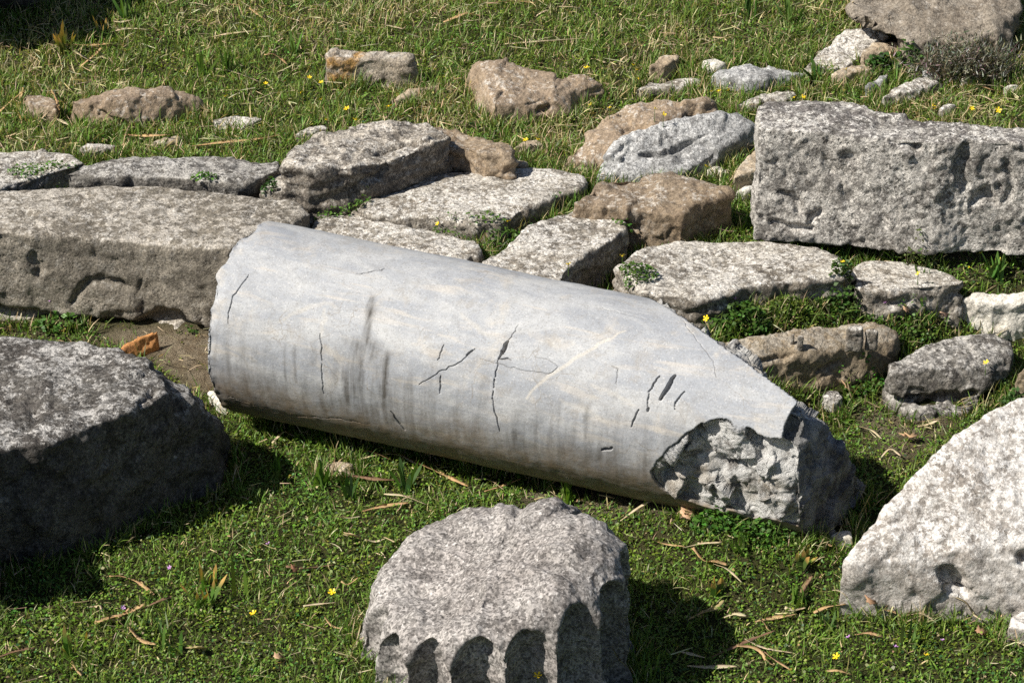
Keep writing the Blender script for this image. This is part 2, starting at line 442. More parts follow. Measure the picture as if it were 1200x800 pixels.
# ------------------------------------------------------------------ rocks
ROCKS = []         # (name, world vertex array) used to keep the turf off the stones
def hull_mesh(pts, bm):
    vs = [bm.verts.new(Vector(p)) for p in pts]
    r = bmesh.ops.convex_hull(bm, input=vs)
    bmesh.ops.delete(bm, geom=[g for g in r['geom_interior'] if isinstance(g, bmesh.types.BMVert) and g.is_valid and not g.link_faces], context='VERTS')
def prism_mesh(top, base, bm):
    a = [bm.verts.new(Vector(p)) for p in top]; c = [bm.verts.new(Vector(p)) for p in base]
    n = len(a)
    f1 = bm.faces.new(a); f2 = bm.faces.new(c[::-1])
    for i in range(n): bm.faces.new((a[i], c[i], c[(i + 1) % n], a[(i + 1) % n]))
    bmesh.ops.triangulate(bm, faces=[f1, f2])
def body(bm, spec):
    kind = spec[0]
    if kind == 'P':
        _, top, zt, zb = spec[:4]
        bat = spec[4] if len(spec) > 4 else 0.0
        zs = zt if isinstance(zt, (list, tuple)) else [zt] * len(top)
        T = np.array([P(a, c, z) for (a, c), z in zip(top, zs)])
        cen = T[:, :2].mean(0)
        B = T.copy(); B[:, 2] = zb
        d = B[:, :2] - cen; d /= np.linalg.norm(d, axis=1)[:, None]
        B[:, :2] += d * bat
        prism_mesh(T, B, bm)
    elif kind == 'H':
        pts = [P(*q) for q in spec[1]]
        if len(spec) > 2 and spec[2] is not None:
            pts += [np.array([p[0], p[1], spec[2]]) for p in pts]
        hull_mesh(pts, bm)
    elif kind == 'A':            # low stone from its silhouette and the height in pixels of its front face
        _, sil, front = spec[:3]
        back = spec[3] if len(spec) > 3 else 0.0
        s = np.array(sil, float)
        il, ir = s[:, 0].argmin(), s[:, 0].argmax()
        gx, gy = s[:, 0].mean(), s[:, 1].max()
        g = G(gx, gy)[2] + .012
        dist = np.linalg.norm(P(gx, gy, g) - CAM)
        h = front / (FPX / dist * .88)
        pts = []
        for k, (a, c) in enumerate(s):
            yl = s[il, 1] + (s[ir, 1] - s[il, 1]) * (a - s[il, 0]) / max(1e-6, s[ir, 0] - s[il, 0])
            if k in (il, ir):
                pts += [P(a, c - front * .4, g + h), P(a, c + front * .3, g)]
            elif c > yl:
                p = P(a, c, g); pts += [p, np.array([p[0], p[1], g + h * .95]) + (0, .012, 0)]
            else:
                p = P(a, c, g + h + back); pts += [p, np.array([p[0], p[1] + .02, g])]
        pts += [np.array([p[0], p[1], g - .05]) for p in pts]
        hull_mesh(pts, bm)

def remesh(bm, voxel):
    me = bpy.data.meshes.new('tmp'); bmesh.ops.recalc_face_normals(bm, faces=bm.faces); bm.to_mesh(me); bm.free()
    o = bpy.data.objects.new('tmp', me); COL.objects.link(o)
    m = o.modifiers.new('r', 'REMESH'); m.mode = 'VOXEL'; m.voxel_size = voxel; m.adaptivity = 0
    dg = bpy.context.evaluated_depsgraph_get()
    new = bpy.data.meshes.new_from_object(o.evaluated_get(dg))
    bpy.data.objects.remove(o); bpy.data.meshes.remove(me)
    return new

def vis(co, prj, px, py):
    d = (prj[0] - px) ** 2 + (prj[1] - py) ** 2
    near = np.where(d < max(9.0, d.min() + 1e-9))[0]
    return co[near[prj[2][near].argmin()]]
P_on = vis
def densify(pl, step=4.0):
    out = []
    for (x0, y0), (x1, y1) in zip(pl[:-1], pl[1:]):
        n = max(1, int(math.hypot(x1 - x0, y1 - y0) / step))
        for k in range(n): out.append((x0 + (x1 - x0) * k / n, y0 + (y1 - y0) * k / n))
    out.append(pl[-1]); return out
def groove_depth(co, prj, pl, width, depth, wob=0.0, jit=0.0, step=4.0, taper=True):
    """1 along a polyline drawn on the visible surface, falling to 0 at the given half width"""
    pts = np.array([vis(co, prj, x + (random.random() - .5) * jit, y + (random.random() - .5) * jit * .6) for x, y in densify(pl, step)])
    lo, hi = pts.min(0) - width * 2.5, pts.max(0) + width * 2.5
    idx = np.where(((co > lo) & (co < hi)).all(1))[0]
    q = co[idx]; d = np.full(len(idx), 9.0); m = len(pts)
    for k in range(max(1, m - 1)):
        a = pts[k]; b_ = pts[min(k + 1, m - 1)]; ab = b_ - a; L2 = max(ab @ ab, 1e-12)
        t = np.clip(((q - a) @ ab) / L2, 0, 1)
        f = (k + t) / max(1, m - 1)
        w_ = width * (.35 + .65 * np.sin(PI * np.clip(f * .86 + .07, 0, 1)) ** .6) if taper else width
        d = np.minimum(d, np.sqrt(((q - a - t[:, None] * ab) ** 2).sum(1)) / w_)
    out = np.zeros(len(co)); out[idx] = depth * np.clip(1 - d * d, 0, 1)
    return out

def facets(co, spacing, tilt, step, seed, jit=.25):
    """broken-stone relief: irregular plates, each with its own small tilt and height"""
    r_ = np.random.default_rng(seed)
    lo, hi = co.min(0), co.max(0)
    k = int(np.clip(len(co) / 40, 8, 3000)); sd = co[r_.choice(len(co), k, replace=False)]
    keepers = []
    for p in sd:                       # thin the seeds out to the spacing
        if all(((p - q) ** 2).sum() > spacing ** 2 for q in keepers[-400:]): keepers.append(p)
        if len(keepers) > 260: break
    sd = np.array(keepers)
    g = r_.normal(0, tilt, sd.shape); h = r_.normal(0, step, len(sd))
    q = co + spacing * jit * np.stack([fbm(co * .8 / spacing, 2, seed + i) for i in range(3)], 1)
    out = np.empty(len(co))
    for a in range(0, len(co), 20000):
        c = q[a:a + 20000]
        d2 = (c ** 2).sum(1)[:, None] + (sd ** 2).sum(1)[None] - 2 * c @ sd.T
        i = d2.argmin(1)
        out[a:a + 20000] = h[i] + ((co[a:a + 20000] - sd[i]) * g[i]).sum(1)
    return out
NROCK = [0]
def rock(name, label, bodies, mat, cat='stone', voxel=None, rnd=3, amp=.018, rough=.007, fine=.0025, facet=.45, flat=0.0, strata=0.0, grooves=(), group=None, pits=.0, freq=4.5):
    NROCK[0] += 1; seed = NROCK[0] * 13
    bm = bmesh.new()
    for s in bodies: body(bm, s)
    co0 = np.array([v.co[:] for v in bm.verts])
    dims = co0.max(0) - co0.min(0)
    if voxel is None: voxel = float(np.clip(max(dims[0], dims[1]) / 90, .0045, .009))
    me = remesh(bm, voxel)
    co = get_co(me); e = get_edges(me)
    co = laplace(co, e, rnd + 1); rough *= .62; strata *= .6
    set_co(me, co)
    n = get_nrm(me)
    sz = min(1.0, max(dims[0], dims[1]) / .35)       # small stones get smaller bumps
    a = amp * sz
    if cat == 'paving slab': flat = .75
    topw = 1 - flat * sstep(.55, .9, n[:, 2])      # worn tops stay flat, broken sides do not
    ff = freq / max(sz, .25)
    big = fbm(co * ff, 3, seed)
    d = a * big * (1 - .5 * (1 - topw))
    mid = fbm(co * 19 / max(sz, .4), 3, seed + 5)
    d += rough * max(sz, .35) * (mid + .5 * np.abs(mid)) * topw
    f = fbm(co * 62, 2, seed + 9)
    d += fine * f
    if pits:
        pt = pn(co * 30, seed + 3); mk = sstep(-.1, .3, pn(co * 6, seed + 4))
        d -= pits * np.maximum(0, pt - .12) * 2.4 * mk
        pt2 = pn(co * 62, seed + 6); d -= pits * .45 * np.maximum(0, pt2 - .1) * 2
    if strata:
        zz = co[:, 2] * 52 + 2.2 * fbm(co * 5, 2, seed + 7)
        side = 1 - np.abs(n[:, 2])
        d += strata * side * (np.abs(((zz + .3 * pn(co * 14, seed)) % 2) - 1) - .5) * 2 * np.clip(1.0 + pn(co * 5, seed + 8) * 1.5, 0, 2)
    if facet and max(dims[0], dims[1]) > .06:
        sp_ = float(np.clip(max(dims[0], dims[1]) / 6, .03, .10))
        d += facet * topw * (facets(co, sp_, .16, sp_ * .045, seed + 11) + .5 * facets(co, sp_ * .45, .16, sp_ * .02, seed + 12))
    co2 = co + n * d[:, None]
    co2 = laplace(co2, e, 1, .5)
    if grooves:
        prj = project(co2)
        tot = np.zeros(len(co2))
        for gspec in grooves:
            pl, wd, dp = gspec[:3]
            tot = np.maximum(tot, groove_depth(co2, prj, pl, wd, dp, jit=gspec[3] if len(gspec) > 3 else 2.0))
        co2 = co2 - n * tot[:, None]
    c = co2.mean(0); c[2] = co2[:, 2].min() + .03
    set_co(me, co2 - c)
    smooth(me)
    me.name = name
    o = link(name, me, M[mat], c.tolist())
    tag(o, label, cat, group)
    ROCKS.append(co2)
    return o

# --- the step of blocks and the paving behind the column
rock('stone_block', 'long brown weathered block with a straight lit front, left of the column', [
    ('P', [(-170,235),(-60,230),(0,221),(40,219),(135,216),(189,216),(250,222),(297,229),(344,233),(367,247),(340,262),(300,272),(272,291),(216,289),(135,280),(60,275),(0,272),(-170,270)], .30, -.02, .0),
    ], 'block', 'stone block', rnd=8, amp=.009, rough=.006, facet=.3, flat=.6, pits=.007, grooves=[
    ([(95,338),(105,332),(118,330),(135,332),(148,337)], .016, .014), ([(82,356),(90,348),(97,338)], .014, .012),
    ([(-10,364),(40,374),(100,384),(170,386),(205,378),(240,392)], .028, .035), ([(165,382),(185,374),(206,374),(212,384)], .03, .04),
    ([(36,300),(44,312),(42,325)], .016, .014), ([(165,330),(160,350),(166,372)], .010, .008),
    ([(28,244),(40,250)], .012, .012), ([(105,258),(118,263)], .012, .014), ([(80,253),(90,257)], .011, .012), ([(185,230),(200,240),(196,250)], .012, .008)])
rock('paving_slab', 'low grey slab at the far left edge of the paving, cut off by the frame', [
    ('P', [(-150,182),(0,177),(68,175),(84,177),(104,187),(91,193),(54,204),(17,214),(-20,226),(-150,240)], .30, .18)], 'slab', 'paving slab', rough=.008, strata=.004)
rock('paving_slab', 'narrow dark speckled slab lying behind the long brown block', [
    ('P', [(74,204),(98,193),(135,188),(176,185),(280,185),(326,187),(332,194),(304,208),(290,214),(236,211),(189,207),(142,205),(105,204)], .315, .18)], 'dark', 'paving slab', rough=.010, pits=.006, rnd=3)
rock('layered_stone', 'layered outcrop-like slab with a dark broken right side and a low front ledge', [
    ('P', [(331,191),(345,172),(370,156),(415,147),(460,142),(498,142),(521,150),(527,160),(500,171),(470,183),(442,190),(405,197),(360,199)], .385, .18, .0),
    ('P', [(302,222),(315,207),(340,196),(400,193),(438,190),(446,202),(425,214),(400,224),(358,229),(330,226)], .30, .18)], 'layered', 'stone', rough=.012, strata=.007, amp=.014, rnd=1, grooves=[
    ([(440,180),(460,172),(490,165),(520,156)], .010, .02), ([(455,196),(448,204),(436,210)], .012, .02), ([(425,214),(440,207)], .012, .014)])
rock('stone_slab', 'brownish slab wedged behind the layered stone with a dark hollow front', [
    ('P', [(470,150),(500,144),(530,148),(570,159),(604,171),(600,182),(570,181),(545,173),(522,170),(500,166)], .35, .18)], 'brown', 'stone', rough=.009, strata=.006)
rock('paving_slab', 'wide pale cream slab in the middle of the paving above the column', [
    ('P', [(408,243),(434,233),(481,213),(518,203),(569,197),(657,197),(682,203),(690,213),(677,221),(650,229),(619,241),(602,254),(587,262),(550,260),(500,256),(434,251)], .28, .15)], 'slab', 'paving slab', rough=.009, amp=.014)
rock('paving_slab', 'thin pale strip of slab just above the upper edge of the column', [
    ('P', [(366,262),(385,252),(415,250),(440,255),(500,268),(556,277),(566,284),(556,296),(540,312),(440,312),(372,290)], .255, .10)], 'slab', 'paving slab', rough=.011, strata=.004)
rock('paving_slab', 'grey slab touching the upper edge of the column, dark shaded right side', [
    ('P', [(562,306),(590,289),(616,269),(650,250),(675,243),(715,245),(730,255),(733,268),(716,281),(690,295),(668,310),(655,335),(600,335)], .295, .10)], 'slab', 'paving slab', rough=.008, pits=.004)
rock('stone_block', 'brown speckled block with a dark right end, beside the big right slab', [
    ('P', [(671,237),(690,225),(712,211),(735,206),(790,206),(830,213),(856,226),(838,232),(815,240),(800,252),(770,250),(740,246),(700,241)], .335, .15)], 'brown', 'stone block', rough=.009, pits=.005, rnd=2)
rock('grey_boulder', 'smooth blue-grey boulder with a long crack across its sloping top', [
    ('H', [(694,207,.265),(703,186,.295),(717,169,.32),(737,154,.345),(771,143,.36),(800,136,.365),(834,132,.365),(867,133,.355),(885,146,.33),(874,158,.31),(850,172,.29),(825,190,.28),(800,202,.27),(770,206,.265),(740,208,.26)], .15)], 'grey', 'boulder', rough=.006, rnd=6, facet=.5, grooves=[
    ([(752,179),(775,178),(795,172),(810,164)], .012, .022, 0), ([(810,164),(828,156)], .008, .008, 0), ([(718,181),(728,173),(732,168)], .012, .012, 0)])
rock('brown_stone', 'long brown stone with pale spots tucked behind the blue-grey boulder', [
    ('H', [(655,192,.265),(680,172,.29),(711,136,.345),(737,123,.365),(771,119,.37),(800,121,.365),(800,140,.34),(770,150,.34),(735,165,.31),(712,185,.28),(690,197,.26)], .15),
    ('H', [(796,118,.385),(830,114,.385),(839,121,.37),(836,131,.33),(822,138,.31),(800,138,.33)], .2)], 'wedge', 'stone', rough=.010, strata=.003)
rock('wedge_stone', 'pointed brown wedge of stone with a pale left flank, alone on the upper lawn', [
    ('H', [(545,98,.30),(552,75,.365),(560,70,.385),(602,74,.38),(643,86,.36),(668,94,.345),(640,118,.32),(600,130,.305),(585,132,.30),(589,145,.265),(579,122,.335),(556,104,.28),(630,139,.27),(665,136,.27),(672,117,.29)], .2),
    ('H', [(640,92,.35),(684,85,.355),(692,94,.34),(709,99,.325),(707,106,.305),(672,117,.295),(650,112,.32)], .2)], 'wedge', 'stone', rough=.004, rnd=1, amp=.006, facet=.6, grooves=[([(632,133),(645,126)], .014, .022), ([(618,123),(640,113),(652,106)], .006, .004, 0), ([(653,100),(660,91),(675,87)], .010, .005, 0)])
rock('small_block', 'rounded square block with an orange lichen end on the upper lawn', [
    ('H', [(382,64,.37),(389,57,.38),(420,57,.385),(465,59,.385),(486,66,.375),(489,80,.335),(480,96,.28),(455,99,.275),(420,99,.275),(383,94,.28),(384,70,.365),(440,71,.365),(475,73,.36)], .2)], 'lichen', 'stone block', rough=.007)
rock('brown_stone', 'lumpy brown stone in the grass of the upper left lawn', [
    ('H', [(81,114,.325),(110,109,.335),(162,101,.35),(189,100,.35),(216,107,.33),(238,117,.30),(232,125,.285),(205,130,.275),(180,140,.265),(165,147,.26),(125,149,.255),(79,146,.255),(84,120,.325),(130,117,.34),(170,110,.345)], .15)], 'wedge', 'stone', rough=.009)
rock('brown_stone', 'small brown stone left of the lumpy brown one, half in dry grass', [('A', [(29,115),(38,110),(55,111),(65,118),(66,134),(52,140),(35,138)], 15)], 'brown', 'stone')
rock('flat_stone', 'small flat pale stone sunk in grass right of the lumpy brown stone', [('A', [(249,142),(270,137),(302,137),(308,141),(287,151),(252,151)], 4)], 'slab', 'stone')
rock('flat_stone', 'flat tan fragment on the grass just behind the narrow dark slab', [('A', [(176,167),(192,161),(208,160),(212,165),(196,170),(180,171)], 3)], 'tan', 'stone')
rock('flat_stone', 'dull flat stone sunk in soil behind the far left slab', [('A', [(92,176),(104,170),(128,169),(136,173),(120,180),(98,182)], 4)], 'slab', 'stone')
rock('flat_stone', 'pale flat stone touching the back of the layered slab', [('A', [(346,159),(360,150),(380,146),(386,151),(372,158),(352,163)], 4)], 'slab', 'stone')
rock('stone_flake', 'thin tan flake of stone lying aslant below the orange lichen block', [('A', [(456,118),(474,108),(501,101),(516,96),(517,101),(496,111),(470,119)], 4)], 'tan', 'stone', rough=.003)
rock('small_stone', 'small upright tan stone between the wedge and the flat pale stones', [('A', [(760,82),(768,72),(776,66),(797,69),(795,84),(780,92),(765,90)], 14)], 'tan', 'stone', rough=.004)
rock('flat_stone', 'flat pale stone in front of the small tan one on the upper lawn', [('A', [(744,107),(758,97),(800,92),(828,91),(824,101),(790,109),(760,111)], 6)], 'slab', 'stone')
rock('small_stone', 'small tan pebble by two yellow flowers beneath the wedge stone', [('A', [(603,175),(612,167),(628,164),(637,171),(622,178),(608,179)], 8)], 'tan', 'pebble', rough=.003)
rock('small_stone', 'pale brown lump at the back edge of the wide cream slab', [('A', [(592,192),(605,187),(619,190),(620,199),(598,199)], 7)], 'tan', 'pebble', rough=.003)
rock('flat_stone', 'rounded grey flat stone at upper right, largest of the flat ones there', [('A', [(836,91),(851,80),(878,76),(918,78),(948,88),(942,96),(911,100),(878,105),(844,98)], 9)], 'grey', 'stone')
rock('flat_stone', 'pale pointed flat stone just behind the corner of the big right slab', [('A', [(860,123),(894,108),(925,103),(936,112),(920,124),(880,128)], 6)], 'slab', 'stone')
rock('small_stone', 'tiny white stone in grass left of the tilted grey slab', [('A', [(823,73),(837,68),(852,75),(838,82),(827,80)], 5)], 'chalk', 'pebble', rough=.003)
rock('tilted_slab', 'tilted grey slab sliding out under the overhanging top right boulder', [
    ('H', [(943,80,.335),(957,61,.35),(989,34,.385),(1036,34,.39),(1043,42,.385),(1016,60,.36),(990,78,.34),(972,87,.325),(952,90,.32)], .25)], 'slab', 'stone', rough=.006)
rock('flat_stone', 'small tan ledge of stone under the overhang of the top right boulder', [('A', [(1010,66),(1024,52),(1045,46),(1060,50),(1056,64),(1030,72)], 8)], 'tan', 'stone')
rock('flat_stone', 'low tan stone among leafy weeds below the tilted grey slab', [('A', [(974,89),(1000,75),(1036,71),(1043,77),(1010,86),(985,96)], 7)], 'tan', 'stone')
rock('small_stone', 'slanting small grey stone in the grass above the big right slab', [('A', [(1014,103),(1024,94),(1036,86),(1042,91),(1035,104),(1020,110)], 9)], 'grey', 'stone', rough=.004)
rock('flat_stone', 'pale grey stone in front of the dry grey bush', [('A', [(1035,117),(1050,102),(1083,91),(1106,99),(1086,111),(1068,118),(1044,122)], 9)], 'slab', 'stone')
rock('small_stone', 'lumpy grey stone at the left foot of the dry grey bush', [('A', [(1080,86),(1092,79),(1104,84),(1103,95),(1084,95)], 9)], 'grey', 'stone', rough=.004)
rock('small_stone', 'white stone in grass right of the dry grey bush', [('A', [(1126,94),(1138,88),(1146,91),(1138,97),(1128,99)], 6)], 'chalk', 'pebble', rough=.003)
rock('small_stone', 'small pale stone near the right edge above the big right slab', [('A', [(1175,105),(1182,99),(1194,101),(1192,107),(1180,109)], 6)], 'chalk', 'pebble', rough=.003)
rock('small_stone', 'round pale stone among yellow flowers just behind the big right slab', [('A', [(1099,129),(1108,122),(1121,125),(1118,133),(1104,136)], 7)], 'slab', 'pebble', rough=.003)
rock('boulder', 'large brown boulder at the top right corner with an overhanging lower edge', [
    ('H', [(997,26,.455),(1003,2,.49),(1012,-30,.53),(1100,-60,.58),(1188,-48,.57),(1198,8,.49),(1190,40,.42),(1130,60,.405),(1063,52,.415),(1030,36,.435),
           (1000,18,.46,.3),(1012,-30,.53,.5),(1188,-48,.57,.5),(1200,10,.49,.5),(1195,20,.42,.4)]),
    ('H', [(1062,46,.44),(1060,60,.35),(1085,70,.35),(1185,70,.35),(1190,40,.43),(1062,40,.44,.4),(1190,40,.44,.5),(1060,60,.34,.5),(1190,60,.34,.5)], .25)], 'greybrown', 'boulder', amp=.026, rough=.018, rnd=4, pits=.006, grooves=[([(1000,25),(1012,24),(1024,27)], .02, .03), ([(1070,44),(1086,43)], .014, .014)])
rock('stone_block', 'big rough pale block standing on edge at right with a pitted face', [
    ('P', [(887,124),(901,118),(1002,120),(1022,131),(1080,139),(1151,145),(1330,150),(1330,176),(1200,169),(1137,166),(1104,168),(1036,162),(970,156),(890,152)], .60, .275, .0)],
    'rough', 'stone block', rnd=1, amp=.006, rough=.0055, fine=.0045, pits=.0055, voxel=.006, facet=.22, grooves=[
    ([(1136,168),(1128,185),(1126,205),(1130,225)], .020, .020), ([(1046,164),(1062,170),(1076,176)], .022, .026), ([(912,226),(930,232),(936,250)], .014, .012),
    ([(948,262),(960,250)], .016, .012), ([(1140,240),(1155,225),(1165,238)], .02, .016), ([(985,185),(1005,190)], .02, .010), ([(1178,190),(1186,215),(1178,240)],.014,.010), ([(905,262),(925,268),(950,270)],.016,.014)])
rock('paving_slab', 'pale flaking slab under the left end of the big right block, dark broken front', [
    ('P', [(722,312),(742,300),(760,288),(800,281),(850,279),(900,283),(960,287),(988,300),(996,318),(970,326),(940,328),(900,333),(870,336),(845,345),(815,350),(790,347),(755,340)], .285, .08)], 'slab', 'paving slab', rough=.012, strata=.010, rnd=2, pits=.004)
rock('paving_slab', 'broken low slab under the middle of the big right block', [
    ('P', [(998,312),(1010,303),(1060,303),(1100,312),(1132,327),(1128,332),(1085,336),(1040,338),(1016,340),(1002,334)], .255, .08)], 'slab', 'paving slab', rough=.013, strata=.008, rnd=2)
rock('earthy_stone', 'sloping earth-brown stone beside the broken column end with loose chips on top', [
    ('H', [(835,402,.195),(870,396,.2),(912,389,.2),(969,380,.2),(1020,376,.195),(1050,387,.175),(1046,402,.15),(1010,412,.14),(960,416,.16),(900,420,.165),(860,425,.165),
           (1010,448,.05),(985,462,.03),(955,472,.02),(900,480,.01),(840,460,.04)], -.03)], 'earth', 'stone', rough=.008, amp=.012, strata=.0, rnd=5, facet=.2, grooves=[([(870,433),(890,428),(915,418),(930,412)], .014, .014), ([(960,437),(975,430),(985,425)], .012, .010)])
rock('grey_boulder', 'rounded grey stone with a lower ledge between the brown stone and right edge', [
    ('H', [(1037,438,.13),(1045,423,.145),(1080,405,.15),(1124,392,.15),(1165,387,.15),(1187,399,.145),(1187,416,.13),(1165,426,.13),(1130,430,.135),(1090,430,.138),(1060,434,.135),(1036,458,.075),(1060,466,.065),(1105,464,.065),(1146,465,.06),(1170,450,.07),(1188,430,.08)]),
    ('H', [(1036,452,.06),(1040,470,.04),(1070,484,.035),(1130,486,.035),(1148,476,.04),(1150,455,.07),(1060,445,.08)], 0)], 'dark', 'boulder', rough=.007, rnd=6, facet=.5, amp=.012, grooves=[([(1075,468),(1100,467),(1130,466),(1148,462)], .016, .03)])
rock('chalky_stone', 'chalky white block at the right edge of the picture above the grey stone', [
    ('H', [(1126,350,.20),(1154,341,.22),(1205,341,.23),(1240,350,.22),(1240,372,.15),(1200,379,.14),(1175,379,.14),(1162,366,.15),(1138,361,.16),(1165,358,.20)], .08)], 'chalk', 'stone', rough=.006, rnd=2)
rock('small_stone', 'white pebble lying right under the chalky white block', [('A', [(1164,386),(1174,380),(1183,385),(1180,391),(1168,391)], 7)], 'chalk', 'pebble', rough=.003)
rock('brown_stone', 'brown stone cut off by the right edge between grey stone and white boulder', [
    ('H', [(1184,465,.05),(1190,438,.13),(1202,428,.16),(1240,424,.16),(1240,470,.04),(1200,475,.04)], 0)], 'earth', 'stone', rough=.005)
# --- the foreground stones
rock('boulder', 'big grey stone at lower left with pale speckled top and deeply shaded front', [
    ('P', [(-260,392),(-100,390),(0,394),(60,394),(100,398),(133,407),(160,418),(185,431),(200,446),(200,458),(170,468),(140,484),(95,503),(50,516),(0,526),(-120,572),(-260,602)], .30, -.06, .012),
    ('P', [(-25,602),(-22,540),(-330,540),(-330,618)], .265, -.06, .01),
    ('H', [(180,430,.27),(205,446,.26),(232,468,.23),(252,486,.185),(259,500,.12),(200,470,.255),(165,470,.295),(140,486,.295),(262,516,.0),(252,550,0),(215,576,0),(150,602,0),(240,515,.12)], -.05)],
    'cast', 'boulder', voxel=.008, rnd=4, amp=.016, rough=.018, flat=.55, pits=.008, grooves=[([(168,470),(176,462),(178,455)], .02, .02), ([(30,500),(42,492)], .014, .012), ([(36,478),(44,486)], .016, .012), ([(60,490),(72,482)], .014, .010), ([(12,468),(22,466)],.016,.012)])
rock('orange_stone', 'small flat orange stone on bare earth beside the left column end', [
    ('H', [(138,411,.05),(146,400,.065),(165,392,.075),(186,387,.08),(188,396,.055),(184,407,.035),(163,415,.03),(144,414,.03)], .015)], 'orange', 'stone', rough=.003, rnd=2, amp=.008)
rock('small_stone', 'flat tan stone in grass under the dark lower side of the column', [('A', [(379,550),(388,542),(404,540),(414,547),(410,555),(388,557)], 6)], 'tan', 'stone', rough=.003)
rock('white_chips', 'white broken chip at the foot of the left column end', [('A', [(243,462),(249,458),(258,463),(266,474),(254,476),(246,470)], 8)], 'chalk', 'stone', rough=.005)
rock('boulder', 'large white boulder with a streaked sloping top at the right edge of the picture', [
    ('H', [(984,680,.08),(988,662,.12),(998,644,.145),(1024,610,.185),(1060,565,.245),(1087,536,.285),(1112,512,.31),(1137,495,.325),(1170,476,.345),(1205,462,.365),(1300,440,.375),
           (1004,652,.135),(1036,643,.15),(1104,632,.155),(1171,627,.16),(1290,640,.16),(990,695,.04),(1009,712,0),(1053,718,0),(1104,720,0),(1171,723,0),(1290,730,0)], -.06)],
    'white', 'boulder', voxel=.0065, facet=.22, rnd=3, amp=.012, rough=.007, pits=.005, grooves=[([(1104,670),(1112,676),(1122,684),(1127,693)], .026, .05, 0), ([(1112,690),(1122,694)], .018, .03, 0), ([(1196,648),(1204,655)], .022, .03), ([(1100,640),(1120,633)], .02, .006)])
rock('small_stone', 'small white stone peeking out left of the large white boulder', [('A', [(972,631),(982,623),(996,620),(1000,632),(985,637)], 8)], 'chalk', 'pebble', rough=.003)
rock('small_stone', 'white stone at the bottom right corner in the grass', [('A', [(1181,742),(1188,722),(1200,718),(1230,722),(1235,748),(1200,752)], 20)], 'white', 'stone', rough=.005)
for k, (a, c, r_, lab) in enumerate([(1002,386,11,'largest pale chip lying on top of the earth-brown stone'), (1022,388,8,'pale chip at the right end of the earth-brown stone'),
                                    (938,394,4,'small white chip on the middle of the earth-brown stone top'), (929,392,3,'tiniest white chip on the earth-brown stone top')]):
    rock('stone_chip', lab, [('H', [(a + r_ * math.cos(t), c + r_ * .55 * math.sin(t), .205 + (.018 if math.sin(t) < .3 else 0) * r_ / 6) for t in np.linspace(0, 2 * PI, 9)[:-1]], .17)], 'slab', 'pebble', rough=.003, amp=.004, voxel=.0035)
rock('small_stone', 'pale speckled stone at the foot of the earth-brown stone by a dead leaf', [('A', [(964,466),(972,458),(984,458),(988,468),(978,476),(968,474)], 9)], 'rough', 'pebble', rough=.004)
for (sil, f, lab) in [([(828,199),(838,195),(850,197),(852,203),(836,205)], 5, 'small white stone in the grass left of the big right block'),
                      ([(863,226),(872,219),(886,217),(890,223),(876,229)], 6, 'white stone touching the left side of the big right block'),
                      ([(860,212),(866,190),(884,178),(896,180),(896,208)], 12, 'red-brown stone against the left side of the big right block')]:
    rock('small_stone', lab, [('A', sil, f)], 'chalk' if f < 10 else 'tan', 'pebble' if f < 10 else 'stone', rough=.003)
# stones just outside the top left corner; their shade lies on the lawn
rock('boulder', 'dark boulder at the very top left corner, mostly out of the picture', [
    ('H', [(-10,4,.34),(58,4,.34),(64,-12,.40),(50,-95,.66),(0,-110,.74),(-120,-110,.76),(-130,6,.34),(60,4,.34,.5),(-120,-110,.74,.5),(40,-95,.64,.4)])], 'dark', 'boulder', amp=.03, rough=.012)
rock('stone_block', 'block standing outside the left edge of the lawn', [
    ('H', [(-260,64,.30),(-42,62,.30),(-45,-95,.76),(-255,-95,.76),(-45,-95,.76,.30),(-255,-95,.76,.30),(-45,50,.30,.35),(-260,50,.30,.35)])], 'dark', 'stone block', amp=.02, rough=.01)

# ------------------------------------------------------------------ the column
z0 = .232
C0 = P(298, 371, z0); C1 = P(760, 468, z0)
AX = C1 - C0; LEN1 = np.linalg.norm(AX); AX /= LEN1
R0 = 113.0 / (FPX / np.linalg.norm(C0 - CAM)); R1 = 116.0 / (FPX / np.linalg.norm(C1 - CAM))
def Rad(s): return R0 + (R1 - R0) * s / LEN1
def colhit(px, py):
    d = ray(px, py); s = LEN1 * .5
    for _ in range(5):
        R = Rad(s)
        o = CAM - C0
        dp = d - AX * (d @ AX); op = o - AX * (o @ AX)
        a = dp @ dp; b_ = 2 * dp @ op; c = op @ op - R * R
        disc = b_ * b_ - 4 * a * c
        t = (-b_ - math.sqrt(max(0, disc))) / (2 * a)
        p = CAM + d * t; s = (p - C0) @ AX
    return p
E2 = np.array([0, 0, 1.0]) - AX * AX[2]; E2 /= np.linalg.norm(E2)
E3 = np.cross(AX, E2)               # away from the camera
LENT = LEN1 + .60
